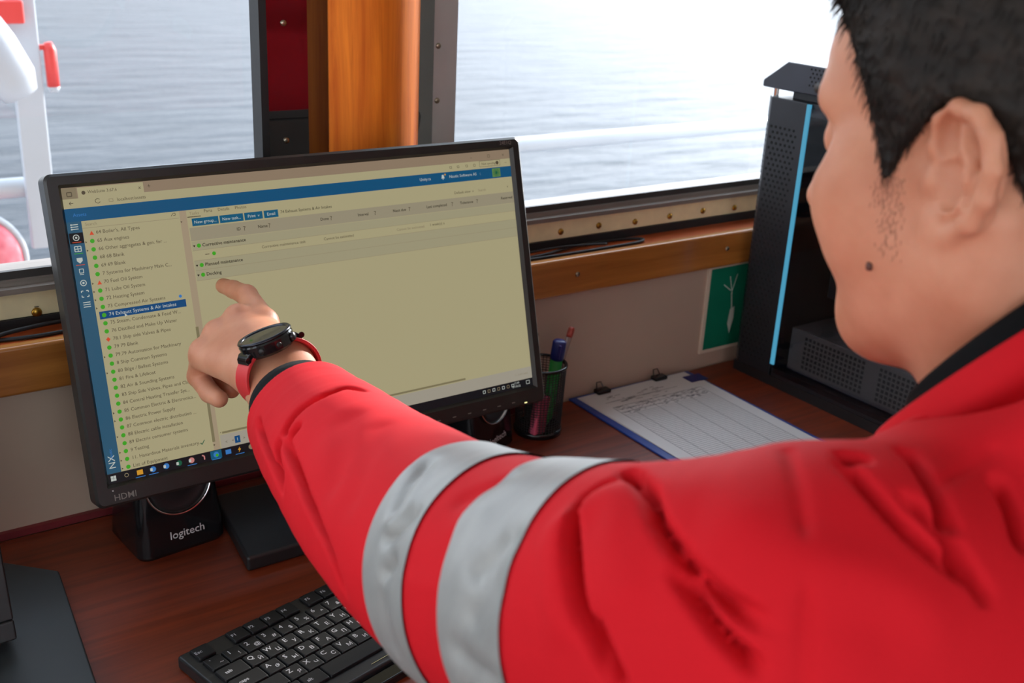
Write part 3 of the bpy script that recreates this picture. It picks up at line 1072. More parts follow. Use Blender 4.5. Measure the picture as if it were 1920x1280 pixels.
lines.build('printed_table', mat('grey_ink', srgb(92, 92, 98), rough=0.9, var=0.05), formo)
tag(MB().box((0.1905, 0.264, 0.0), (0.224, 0.286, 0.0006), P2).build('index_tab', mat('navy_tab', srgb(26, 40, 110), rough=0.5, var=0.05), None, (1.13, 1.09, ZD + 0.004)),
    'dark blue adhesive tab on the right edge of the form', 'index tab')

# ------------------------------------------------------------------ green sign on the wall
sign = thing('safety_sign', (1.24, 1.138, -0.556), 'green sign with a white drawing on the wall behind the computer tower', 'sign')
sx0, sx1, sz0, sz1 = 1.1965, 1.30, -0.6220, -0.4886
MB().box((sx0 - 0.006, 1.1365, sz0 - 0.006), (sx1 + 0.006, 1.1399, sz1 + 0.003)).build('border', mat('sign_white', srgb(222, 206, 184), rough=0.5, var=0.03), sign)
MB().box((sx0, 1.1358, sz0), (sx1, 1.1364, sz1)).build('green_field', mat('sign_green', srgb(16, 122, 92), rough=0.4, var=0.05), sign)
mb = MB()


def wstroke(pts, w):
    for (x0, z0), (x1, z1) in zip(pts[:-1], pts[1:]):
        dx, dz = x1 - x0, z1 - z0
        l = math.hypot(dx, dz)
        nx, nz = -dz / l * w / 2, dx / l * w / 2
        mb.add([(x0 + nx, 1.1354, z0 + nz), (x0 - nx, 1.1354, z0 - nz), (x1 - nx, 1.1354, z1 - nz), (x1 + nx, 1.1354, z1 + nz)], [(0, 1, 2, 3)])


gx, gz = 1.246, -0.525
wstroke([(gx - 0.020, gz + 0.008), (gx - 0.003, gz - 0.004)], 0.0018)
wstroke([(gx - 0.008, gz + 0.020), (gx + 0.001, gz - 0.010)], 0.0018)
wstroke([(gx + 0.008, gz + 0.022), (gx - 0.001, gz - 0.008)], 0.0018)
wstroke([(gx - 0.001, gz - 0.006), (gx + 0.003, gz - 0.030), (gx + 0.004, gz - 0.036)], 0.0024)
mb.add([(gx + 0.0005, 1.1354, gz - 0.036), (gx + 0.010, 1.1354, gz - 0.032), (gx + 0.011, 1.1354, gz - 0.052), (gx + 0.005, 1.1354, gz - 0.078), (gx - 0.002, 1.1354, gz - 0.060)], [(0, 1, 2, 3, 4)])
mb.build('white_drawing', mat('sign_drawing_white', srgb(205, 214, 200), rough=0.5, var=0.03), sign)

# ------------------------------------------------------------------ computer tower
TX0, TX1 = 1.235, 1.450
TYF, TYR = 1.1125, 0.640      # bezel end by the wall, rear end
tower = thing('computer_tower', (1.34, 0.88, ZD), 'black computer tower with perforated bezel and blue light strip', 'computer tower')
M_case = mat('black_case_steel', (0.017, 0.018, 0.022), rough=0.42, metal=0.3, bump=0.06, bscale=500, var=0.1)
ZT = -0.2204
# base
MB().prism([(TX0 + 0.004, 0.66), (TX1 - 0.004, 0.66), (TX1 - 0.004, TYF - 0.006), (TX0 + 0.004, TYF - 0.006)], ZD, ZD + 0.016).build('foot_plinth', M_black, tower)
# bezel column: chamfered, perforated
bz0 = 1.030
pro = [(TX0, bz0), (TX0, TYF - 0.016), (TX0 + 0.014, TYF), (TX1 - 0.014, TYF), (TX1, TYF - 0.016), (TX1, bz0)]
MB().prism(pro, ZD + 0.0165, ZT).build('front_bezel', M_case, tower, bevel=0.0015)
mb = MB()
Mh = frame((TX0, 0, 0), (0, -1, 0), (0, 0, 1))
for r in range(46):
    z = -0.262 - 0.0078 * r
    for c in range(7):
        y = TYF - 0.022 - 0.0085 * c - (0.00425 if r % 2 else 0)
        if y < bz0 + 0.012 or z < -0.62:
            continue
        fade = (c / 7.0) * 0.4 + max(0, (r - 24) / 22.0) * 0.5
        rad = 0.0024 * (1 - 0.45 * fade)
        mb.lathe([(rad, -0.0005), (rad, 0.0003), (0.00005, 0.0003)], 6, Matrix.Translation((TX0, y, z)) @ Matrix.Rotation(-math.pi / 2, 4, 'Y'))
    # holes on the chamfer
    p = Vector((TX0 + 0.007, TYF - 0.008, z))
    for q in (-0.0045, 0.0045):
        nrm = Vector((-0.753, 0.658, 0))
        tg = Vector((0.658, 0.753, 0))
        mb.lathe([(0.0016, -0.0005), (0.0016, 0.0003), (0.00005, 0.0003)], 6, frame(p + tg * (q + (0.002 if r % 2 else 0)), tg, (0, 0, 1)) if False else
                 Matrix.Translation(p + tg * (q + (0.002 if r % 2 else 0))) @ nrm.to_track_quat('Z', 'Y').to_matrix().to_4x4())
tag(mb.build('vent_holes', mat('vent_black', (0.001, 0.001, 0.001), rough=0.9, var=0.1), tower), None, None, None, 'stuff')
# blue light strip (set in a groove between bezel and side panel)
MB().box((TX0 - 0.0012, 1.0235, -0.6132), (TX0 + 0.002, 1.0298, -0.2215)).build('light_strip', emission('strip_blue', srgb(74, 152, 184), 1.0, 0.3), tower)
# body shell: top rail, rear post, bottom tray, far side
mb = MB()
mb.box((TX0 + 0.004, TYR, ZD + 0.0165), (TX1, 1.0298, ZD + 0.030))
mb.box((TX0 + 0.004, TYR, ZT - 0.018), (TX1, 1.0298, ZT))
mb.box((TX0 + 0.004, TYR, ZD + 0.030), (TX1, TYR + 0.012, ZT - 0.018))
mb.box((TX1 - 0.006, TYR + 0.012, ZD + 0.030), (TX1, 1.0298, ZT - 0.018))
mb.build('chassis', M_case, tower)
# power supply shroud with square perforation, visible through the glass
shz = ZD + 0.098
MB().box((TX0 + 0.020, TYR + 0.013, ZD + 0.0305), (TX1 - 0.0065, 1.015, shz)).build('psu_shroud', mat('shroud_grey', srgb(96, 92, 90), rough=0.5, var=0.05), tower, bevel=0.002)
mb = MB()
for r in range(7):
    for c in range(40):
        y = 0.985 - 0.0075 * c
        z = shz - 0.010 - 0.0075 * r
        if 14 < c < 18:
            continue
        mb.box((TX0 + 0.0194, y - 0.0022, z - 0.0022), (TX0 + 0.0199, y + 0.0022, z + 0.0022))
tag(mb.build('shroud_holes', MATS['vent_black'], tower), None, None, None, 'stuff')
MB().box((TX0 + 0.05, 0.80, shz + 0.0505), (TX1 - 0.03, 0.985, shz + 0.095)).build('graphics_card', mat('card_black', (0.01, 0.01, 0.012), rough=0.3, var=0.1), tower, bevel=0.003)
MB().box((TX1 - 0.012, 0.70, shz + 0.02), (TX1 - 0.0065, 0.98, ZT - 0.03)).build('motherboard', mat('board_dark', (0.012, 0.016, 0.016), rough=0.5, var=0.2), tower)
# smoked glass side
M_smoke = glass_mat('smoked_glass', (0.78, 0.78, 0.80), 1.5)
MB().box((TX0, TYR + 0.002, ZD + 0.024), (TX0 + 0.0035, 1.0228, ZT - 0.006)).build('glass_panel', M_smoke, tower)
# raised top cap with chamfered edge
cap0, cap1 = -0.2085, -0.1685
mb = MB()
prof = [(1.1155, cap0), (1.1155, cap0 + 0.010), (1.0735, cap1), (TYR + 0.03, cap1), (TYR, cap0 + 0.012), (TYR, cap0)]
mb.loft([[(TX0 - 0.002 + 0.0 * z, y, z) for y, z in prof], [(TX1 + 0.002, y, z) for y, z in prof]])
capo = mb.build('top_cap', mat('cap_blueblack', (0.016, 0.018, 0.03), rough=0.4, bump=0.05, bscale=500, var=0.1), tower, bevel=0.002)
mb = MB()
for r in range(5):
    for c in range(26):
        y = 1.03 - 0.007 * c - (0.0035 if r % 2 else 0)
        z = cap1 - 0.005 - 0.0055 * r
        mb.lathe([(0.0016, -0.0005), (0.0016, 0.0003), (0.00005, 0.0003)], 6, Matrix.Translation((TX0 - 0.002, y, z)) @ Matrix.Rotation(-math.pi / 2, 4, 'Y'))
tag(mb.build('cap_holes', MATS['vent_black'], capo), None, None, None, 'stuff')
for y in (1.10, 0.70):
    for x in (TX0 + 0.012, TX1 - 0.02):
        MB().lathe([(0.004, 0), (0.004, 0.0122)], 10, Matrix.Translation((x, y, ZT))).build('cap_spacer', M_chrome, tower)
MB().box((TX0 + 0.02, TYR + 0.03, ZT), (TX1 - 0.02, 1.075, cap0)).build('cap_riser', M_case, tower)

# ------------------------------------------------------------------ keyboard
KA = math.radians(12.4)
KP = 0.0188
K0 = Vector((0.2679, 0.823, ZD))           # centre of the escape key
KM = Matrix.Translation(K0) @ Matrix.Rotation(KA, 4, 'Z')
kbd = thing('keyboard', (0.45, 0.82, ZD), 'black keyboard with white letters below the pointing arm', 'keyboard')
mb = MB()
mb.prism([(-0.019, 0.013), (0.425, 0.013), (0.425, -0.118), (0.395, -0.124), (-0.012, -0.124), (-0.026, -0.112), (-0.026, -0.060), (-0.019, -0.050)], 0.0, 0.0135, KM)
mb.build('case', M_black, kbd, bevel=0.003)
MB().prism([(0.05, -0.1245), (0.36, -0.1245), (0.35, -0.140), (0.06, -0.140)], 0.0, 0.009, KM).build('front_lip', M_blackgl, kbd, bevel=0.002)
MB().box((0.100, -0.1175, 0.0136), (0.19, -0.1168, 0.0141), KM).build('accent_line', M_chrome, kbd)
M_key = mat('key_black', (0.006, 0.006, 0.007), spec=0.3, rough=0.5, bump=0.05, bscale=700, var=0.1)
key_meshes = {}


def key_mesh(w):
    if w not in key_meshes:
        b = 0.0176 + KP * (w - 1)
        m_ = MB().loft([[(p[0], p[1], z) for p in rrect(-b / 2 + i, -0.0089 + i, b / 2 - i, 0.0089 - i, 0.0012, 2)] for z, i in ((0.0, 0.0), (0.0016, 0.0), (0.0027, 0.0005), (0.0030, 0.0012))])
        me = bpy.data.meshes.new('key')
        me.from_pydata(m_.v, [], m_.f)
        me.materials.append(M_key)
        key_meshes[w] = me
    return key_meshes[w]


leg = MB()


def key(kx, ky, w=1.0, a='', b='', c=''):
    ob = bpy.data.objects.new('key', key_mesh(w))
    C.objects.link(ob)
    ob.parent = kbd
    ob.matrix_local = Matrix.Translation(-Vector(kbd['_o'])) @ KM @ Matrix.Translation((kx * KP, ky, 0.0137))
    T = KM @ Matrix.Translation((kx * KP, ky, 0.0137 + 0.00315))
    if a:
        s = 0.0076 if len(a) == 1 else 0.0056
        text(a, T @ Matrix.Translation((-0.0035 if len(a) == 1 else -0.0045, 0.0025 if (b or len(a) == 1) else 0, 0)), s, leg, 'CENTER' if len(a) < 3 else 'CENTER', 0.01)
    if b:
        text(b, T @ Matrix.Translation((0.0038, -0.0032, 0)), 0.0064, leg, 'CENTER', 0.01)


rows_y = [0.0, -0.0215, -0.0410, -0.0605, -0.0800, -0.0990]
key(0, rows_y[0], 1.0, 'Esc')
xf = [2.0, 3.0, 4.0, 5.0, 6.5, 7.5, 8.5, 9.5, 11.0, 12.0, 13.0, 14.0]
for i, x in enumerate(xf):
    key(x, rows_y[0], 1.0, 'F%d' % (i + 1))
for i in range(13):
    key(i, rows_y[1], 1.0, '`1234567890-='[i], '~!@#$%^&*()_+'[i])
key(13.5, rows_y[1], 2.0, 'back')
CYR1, CYR2, CYR3 = 'ЙЦУКЕНГШЩЗХЪ', 'ФЫВАПРОЛДЖЭ', 'ЯЧСМИТЬБЮ.'
key(0.25, rows_y[2], 1.5, 'tab')
for i in range(12):
    key(1.5 + i, rows_y[2], 1.0, 'QWERTYUIOP[]'[i], CYR1[i])
key(13.75, rows_y[2], 1.5, '|')
key(0.375, rows_y[3], 1.75, 'caps')
for i in range(11):
    key(1.75 + i, rows_y[3], 1.0, "ASDFGHJKL;'"[i], CYR2[i])
key(13.375, rows_y[3], 2.25, 'enter')
key(0.625, rows_y[4], 2.25, 'shift')
for i in range(10):
    key(2.25 + i, rows_y[4], 1.0, 'ZXCVBNM,./'[i], CYR3[i])
key(13.125, rows_y[4], 2.75, 'shift')
for x, w, s in ((0.125, 1.25, 'ctrl'), (1.375, 1.25, 'fn'), (2.625, 1.25, 'alt'), (6.375, 6.25, ''), (10.125, 1.25, 'alt'), (11.375, 1.25, 'win'), (12.625, 1.25, 'menu'), (13.875, 1.25, 'ctrl')):
    key(x, rows_y[5], w, s)
for i in range(4):
    for j in range(6):
        key(16.2 + i, rows_y[j], 1.0, '789+456-123*0./E'[(i + 4 * j) % 16])
flush_texts()
tag(leg.build('legends', mat('key_print', srgb(170, 170, 176), rough=0.6, var=0.03), kbd), None, None, None, 'stuff')

# ------------------------------------------------------------------ cables on the ledge and behind the monitor


def cable(label, pts, r=0.0022):
    P = [Vector(p) for p in pts]
    fine = []
    for i in range(len(P) - 1):
        p0, p1, p2, p3 = P[max(i - 1, 0)], P[i], P[i + 1], P[min(i + 2, len(P) - 1)]
        for k in range(8):
            t = k / 8
            fine.append(0.5 * ((2 * p1) + (-p0 + p2) * t + (2 * p0 - 5 * p1 + 4 * p2 - p3) * t * t + (-p0 + 3 * p1 - 3 * p2 + p3) * t ** 3))
    fine.append(P[-1])
    o = MB().tube(fine, r, 8).build('cable', M_cable, None, tuple(P[0]), smooth=True)
    return tag(o, label, 'cable', 'cables on the ledge')


lz = -0.4325 + 0.0025
cable('black cable on the ledge right of the monitor, bent into a loop', [(0.70, 1.165, lz), (0.86, 1.155, lz), (0.95, 1.17, lz + 0.001), (1.03, 1.172, lz), (1.065, 1.162, lz), (1.055, 1.150, lz), (1.00, 1.147, lz), (0.90, 1.146, lz), (0.70, 1.150, lz)])
cable('thin black cable lying straight beside the looped one on the ledge', [(0.72, 1.176, lz), (0.84, 1.171, lz + .001), (0.92, 1.164, lz + 0.005), (1.0, 1.160, lz + 0.001)], 0.0018)
cable('black cable on the ledge at the left end, crossing another', [(-0.2, 1.172, lz), (0.10, 1.168, lz), (0.22, 1.150, lz), (0.34, 1.165, lz), (0.5, 1.17, lz)])
cable('lighter black cable on the left end of the ledge under the window screw', [(-0.2, 1.15, lz), (0.12, 1.147, lz + .001), (0.20, 1.158, lz + 0.006), (0.26, 1.172, lz + 0.004), (0.4, 1.176, lz)], 0.0025)

# ------------------------------------------------------------------ signed-distance sculpting (for the person)


def A(*p):
    return np.array(p, np.float32)


def sd_sph(P, c, r):
    return np.linalg.norm(P - A(*c), axis=1) - r


def sd_ell(P, c, r, Rm=None):
    q = P - A(*c)
    if Rm is not None:
        q = q @ Rm
    r = A(*r)
    k0 = np.linalg.norm(q / r, axis=1)
    k1 = np.linalg.norm(q / (r * r), axis=1) + 1e-9
    return k0 * (k0 - 1.0) / k1


def sd_cap(P, a, b, r1, r2=None):
    r2 = r1 if r2 is None else r2
    a, b = A(*a), A(*b)
    ab = b - a
    t = np.clip(((P - a) @ ab) / max(float(ab @ ab), 1e-12), 0, 1)
    return np.linalg.norm(P - a - t[:, None] * ab, axis=1) - (r1 + (r2 - r1) * t)


def smin(a, b, k):
    h = np.clip(0.5 + 0.5 * (b - a) / k, 0, 1)
    return b * (1 - h) + a * h - k * h * (1 - h)


def smax(a, b, k):
    return -smin(-a, -b, k)


def poly_dist(P, pts):
    d = None
    for a, b in zip(pts[:-1], pts[1:]):
        e = sd_cap(P, a, b, 0.0)
        d = e if d is None else np.minimum(d, e)
    return d


def noise3(P, scale, seed=0):
    """cheap smooth value noise in -1..1"""
    q = P * scale + seed * 17.31
    i = np.floor(q).astype(np.int64)
    f = q - i
    f = f * f * (3 - 2 * f)

    def hsh(x, y, z):
        n = (x * 374761393 + y * 668265263 + z * 2147483647 + seed * 1274126177) & 0xffffffff
        n = ((n ^ (n >> 13)) * 1274126177) & 0xffffffff
        return ((n ^ (n >> 16)) & 0xffff) / 32767.5 - 1.0
    out = 0
    for dx in (0, 1):
        for dy in (0, 1):
            for dz in (0, 1):
                w = (f[:, 0] if dx else 1 - f[:, 0]) * (f[:, 1] if dy else 1 - f[:, 1]) * (f[:, 2] if dz else 1 - f[:, 2])
                out = out + w * hsh(i[:, 0] + dx, i[:, 1] + dy, i[:, 2] + dz)
    return out


def surface(f, lo, hi, h, near_f=None):
    """surface nets over a narrow band"""
    lo, hi = np.array(lo, float), np.array(hi, float)
    K = 4
    nb = np.ceil((hi - lo) / (h * K)).astype(int)
    n = nb * K + 1
    hb = h * K
    cx = [lo[a] + (np.arange(nb[a]) + 0.5) * hb for a in range(3)]
    G = np.stack(np.meshgrid(*cx, indexing='ij'), -1).reshape(-1, 3).astype(np.float32)
    near = (near_f(G, hb * 1.35) if near_f else np.abs(f(G)) < hb * 1.35).reshape(nb)
    V = np.full(n, 1.0, np.float32)
    done = np.zeros(n, bool)
    bi = np.argwhere(near)
    off = np.stack(np.meshgrid(*[np.arange(K + 1)] * 3, indexing='ij'), -1).reshape(-1, 3)
    idx = (bi[:, None, :] * K + off[None]).reshape(-1, 3)
    done[idx[:, 0], idx[:, 1], idx[:, 2]] = True
    ii = np.argwhere(done)
    vals = np.empty(len(ii), np.float32)
    for s in range(0, len(ii), 400000):
        vals[s:s + 400000] = f((lo + ii[s:s + 400000] * h).astype(np.float32))
    V[ii[:, 0], ii[:, 1], ii[:, 2]] = vals
    # cells fully inside the evaluated band
    cellok = np.ones(n - 1, bool)
    corners = []
    for dx in (0, 1):
        for dy in (0, 1):
            for dz in (0, 1):
                sl = (slice(dx, n[0] - 1 + dx), slice(dy, n[1] - 1 + dy), slice(dz, n[2] - 1 + dz))
                cellok &= done[sl]
                corners.append((dx, dy, dz))
    neg = V < 0
    cnt = np.zeros(n - 1, np.int8)
    for dx, dy, dz in corners:
        cnt += neg[dx:n[0] - 1 + dx, dy:n[1] - 1 + dy, dz:n[2] - 1 + dz]
    act = cellok & (cnt > 0) & (cnt < 8)
    cells = np.argwhere(act)
    vid = np.full(n - 1, -1, np.int64)
    vid[cells[:, 0], cells[:, 1], cells[:, 2]] = np.arange(len(cells))
    acc = np.zeros((len(cells), 3))
    num = np.zeros(len(cells))
    for a in range(3):
        for o1 in (0, 1):
            for o2 in (0, 1):
                c0 = np.zeros(3, int)
                b1, b2 = [x for x in range(3) if x != a]
                c0[b1], c0[b2] = o1, o2
                c1 = c0.copy()
                c1[a] = 1
                p0, p1 = cells + c0, cells + c1
                v0 = V[p0[:, 0], p0[:, 1], p0[:, 2]]
                v1 = V[p1[:, 0], p1[:, 1], p1[:, 2]]
                m = (v0 < 0) != (v1 < 0)
                t = np.where(m, v0 / np.where(m, v0 - v1, 1), 0)
                pt = p0 + t[:, None] * (c1 - c0)
                acc[m] += pt[m]
                num[m] += 1
    verts = lo + (acc / num[:, None]) * h
    faces = []
    for a in range(3):
        b1, b2 = [x for x in range(3) if x != a]
        sl0 = [slice(None)] * 3
        sl1 = [slice(None)] * 3
        sl0[a], sl1[a] = slice(0, -1), slice(1, None)
        n0, n1 = neg[tuple(sl0)], neg[tuple(sl1)]
        e = np.argwhere(n0 != n1)
        sgn = n0[e[:, 0], e[:, 1], e[:, 2]]
        ok = (e[:, b1] > 0) & (e[:, b2] > 0) & (e[:, b1] < n[b1] - 1) & (e[:, b2] < n[b2] - 1)
        e, sgn = e[ok], sgn[ok]
        q = []
        for d1, d2 in ((1, 1), (0, 1), (0, 0), (1, 0)):
            c = e.copy()
            c[:, b1] -= d1
            c[:, b2] -= d2
            q.append(vid[c[:, 0], c[:, 1], c[:, 2]])
        q = np.stack(q, 1)
        good = (q >= 0).all(1)
        q, sgn = q[good], sgn[good]
        flip = sgn if a != 1 else ~sgn
        q[~flip] = q[~flip][:, ::-1]
        faces.append(q)
    return verts, np.concatenate(faces)


def np_mesh(name, verts, faces, material, parent, smooth=True):
    me = bpy.data.meshes.new(name)
    v = np.asarray(verts, np.float32) - np.array(parent['_o'], np.float32)
    f = np.asarray(faces, np.int32)
    me.vertices.add(len(v))
    me.vertices.foreach_set('co', v.ravel())
    me.loops.add(f.size)
    me.loops.foreach_set('vertex_index', f.ravel())
    me.polygons.add(len(f))
    me.polygons.foreach_set('loop_start', np.arange(0, f.size, f.shape[1], dtype=np.int32))
    me.polygons.foreach_set('use_smooth', np.ones(len(f), bool))
    me.update(calc_edges=True)
    me.validate()
    me.materials.append(material)
    ob = bpy.data.objects.new(name, me)
    C.objects.link(ob)
    ob.parent = parent
    ob['_o'] = parent['_o']
    return ob


# ------------------------------------------------------------------ person: head
HY, HP, HR = 0.1509, 0.2056, -0.0509
HT = np.array([0.536, 0.306, -0.107])


def head_rot(yaw, pitch, roll):
    cy, sy = math.cos(yaw), math.sin(yaw)
    cp, s_p = math.cos(-pitch), math.sin(-pitch)
    c_r, s_r = math.cos(-roll), math.sin(-roll)
    Rz = np.array([[cy, -sy, 0], [sy, cy, 0], [0, 0, 1]])
    Rx = np.array([[1, 0, 0], [0, cp, -s_p], [0, s_p, cp]])
    Ry = np.array([[c_r, 0, s_r], [0, 1, 0], [-s_r, 0, c_r]])
    return Rz @ Rx @ Ry


HM = head_rot(HY, HP, HR)


def cranium(P):
    d = sd_ell(P, (0, -0.010, 0.045), (0.073, 0.098, 0.090))
    return smin(d, sd_ell(P, (0, 0.035, 0.052), (0.062, 0.058, 0.060)), 0.03)


def ear_sdf(Q):
    """Q: x outwards from the head centre plane"""
    ph = math.radians(15)
    tl = math.radians(12)
    q = Q - A(0.0685, 0.002, 0.001)
    u0 = q[:, 0] * math.sin(ph) - q[:, 1] * math.cos(ph)
    w = q[:, 0] * math.cos(ph) + q[:, 1] * math.sin(ph)
    u = u0 * math.cos(tl) - q[:, 2] * math.sin(tl)
    v = u0 * math.sin(tl) + q[:, 2] * math.cos(tl)
    E = np.stack([u / 1.14, v / 0.98, w], 1).astype(np.float32)
    d = sd_ell(E, (0.010, 0.003, 0.003), (0.018, 0.031, 0.0045))
    hel = [(-0.001, 0.002, 0.004), (-0.006, 0.013, 0.006), (-0.004, 0.026, 0.008), (0.004, 0.0335, 0.009), (0.014, 0.0325, 0.010), (0.0225, 0.024, 0.0105),
           (0.026, 0.010, 0.011), (0.0245, -0.005, 0.010), (0.0185, -0.018, 0.008), (0.009, -0.027, 0.006)]
    rr_ = [0.003, 0.0034, 0.0038, 0.0042, 0.0044, 0.0044, 0.0044, 0.0042, 0.0042, 0.0045]
    for i in range(len(hel) - 1):
        d = smin(d, sd_cap(E, hel[i], hel[i + 1], rr_[i], rr_[i + 1]), 0.003)
    ant = [(0.007, 0.024, 0.007), (0.013, 0.015, 0.009), (0.0165, 0.003, 0.010), (0.0145, -0.009, 0.009), (0.007, -0.0155, 0.008)]
    for a, b in zip(ant[:-1], ant[1:]):
        d = smin(d, sd_cap(E, a, b, 0.0032), 0.004)
    d = smin(d, sd_ell(E, (0.002, -0.0255, 0.004), (0.0095, 0.0095, 0.0050)), 0.005)
    d = smax(d, -sd_ell(E, (0.006, -0.002, 0.009), (0.0095, 0.0130, 0.0095)), 0.002)
    d = smax(d, -sd_ell(E, (0.0015, 0.019, 0.0105), (0.0055, 0.0115, 0.0075)), 0.002)
    d = smax(d, -sd_cap(E, (0.010, 0.026, 0.0115), (0.0205, 0.010, 0.0135), 0.0024), 0.002)
    d = smax(d, -sd_cap(E, (0.0205, 0.010, 0.0135), (0.0185, -0.008, 0.0125), 0.0024, 0.0018), 0.002)
    d = smin(d, sd_ell(E, (-0.0045, -0.003, 0.005), (0.0045, 0.0065, 0.0045)), 0.003)
    d = smax(d, -sd_sph(E, (0.001, -0.002, 0.002), 0.0038), 0.002)
    return d


def head_sdf(P):
    Q = P.copy()
    Q[:, 0] = np.abs(Q[:, 0])
    d = cranium(P)
    d = smin(d, sd_ell(P, (0, 0.045, -0.025), (0.058, 0.050, 0.078)), 0.03)
    d = smin(d, sd_ell(Q, (0.040, 0.055, -0.020), (0.026, 0.030, 0.036)), 0.025)
    d = smin(d, sd_sph(Q, (0.050, 0.058, 0.003), 0.016), 0.02)
    d = smin(d, sd_cap(Q, (0.046, 0.072, 0.041), (0.008, 0.089, 0.037), 0.011, 0.010), 0.015)
    d = smin(d, sd_cap(Q, (0.052, 0.0, -0.045), (0.018, 0.068, -0.081), 0.019, 0.017), 0.025)
    d = smin(d, sd_cap(Q, (0.058, 0.002, -0.005), (0.052, 0.0, -0.052), 0.015, 0.016), 0.02)
    d = smin(d, sd_sph(P, (0, 0.073, -0.083), 0.020), 0.02)
    d = smin(d, sd_ell(P, (0, 0.030, -0.076), (0.044, 0.052, 0.028)), 0.02)
    d = smax(d, -sd_ell(Q, (0.047, 0.0975, 0.0185), (0.026, 0.022, 0.0150)), 0.012)
    d = smin(d, sd_sph(Q, (0.031, 0.0770, 0.020), 0.0135), 0.006)
    d = smin(d, sd_ell(Q, (0.046, 0.064, -0.012), (0.020, 0.020, 0.018)), 0.014)
    d = smin(d, sd_cap(P, (0, 0.089, 0.030), (0, 0.1110, -0.013), 0.007, 0.0105), 0.012)
    d = smin(d, sd_sph(Q, (0.010, 0.097, -0.017), 0.0085), 0.008)
    d = smax(d, -sd_sph(Q, (0.006, 0.104, -0.0255), 0.0035), 0.003)
    d = smin(d, sd_ell(P, (0, 0.092, -0.0435), (0.022, 0.009, 0.0065)), 0.006)
    d = smin(d, sd_ell(P, (0, 0.090, -0.0535), (0.019, 0.010, 0.0070)), 0.006)
    d = smax(d, -sd_cap(Q, (0.021, 0.0935, -0.0482), (0, 0.103, -0.0486), 0.0014), 0.002)
    d = smin(d, sd_cap(P, (0, -0.002, -0.045), (-0.004, -0.048, -0.145), 0.055, 0.060), 0.03)
    d = smin(d, sd_cap(Q, (0.062, -0.015, -0.02), (0.022, 0.022, -0.125), 0.010, 0.012), 0.02)
    return smin(d, ear_sdf(Q), 0.004)


def to_world(v):
    return v @ HM.T + HT


person = thing('person', (0.53, 0.05, -0.95), 'man in red reflective work jacket pointing at the monitor', 'person')
M_skin = mat('warm_skin', srgb(194, 128, 98), rough=0.5, spec=0.35, col2=srgb(210, 148, 118), vscale=25, bump=0.1, bscale=400, sss=0.18, sss_r=(1.0, 0.32, 0.18), sss_s=0.004)
hv, hf = surface(head_sdf, (-0.105, -0.125, -0.215), (0.105, 0.135, 0.150), 0.0016)
hv = to_world(hv)

# ------------------------------------------------------------------ person: left hand and forearm (palm down, forefinger stretched)
J = dict(wrist=(0.3495, 0.8323, -0.3748), fore=(0.3435, 0.7862, -0.3834), imcp=(0.3765, 0.9171, -0.3640), ipip=(0.3821, 0.9729, -0.3560), idip=(0.3792, 1.0001, -0.3575),
         itip=(0.3753, 1.0170, -0.3583), mmcp=(0.3572, 0.9329, -0.3620), rmcp=(0.3358, 0.9330, -0.3735), pmcp=(0.3180, 0.9236, -0.3850),
         ppip=(0.3165, 0.9355, -0.4145), pdip=(0.3175, 0.9094, -0.4215), ptip=(0.3200, 0.8925, -0.4215), rpip=(0.3346, 0.9600, -0.4140), rdip=(0.3361, 0.9295, -0.4260), rtip=(0.339, 0.911, -0.424),
         mpip=(0.3566, 0.9800, -0.4040), mdip=(0.3566, 0.9500, -0.4230), mtip=(0.358, 0.930, -0.424), th0=(0.3680, 0.8520, -0.3760), th1=(0.3800, 0.8850, -0.3860), th2=(0.3740, 0.9180, -0.3960), th3=(0.3640, 0.9420, -0.4000))


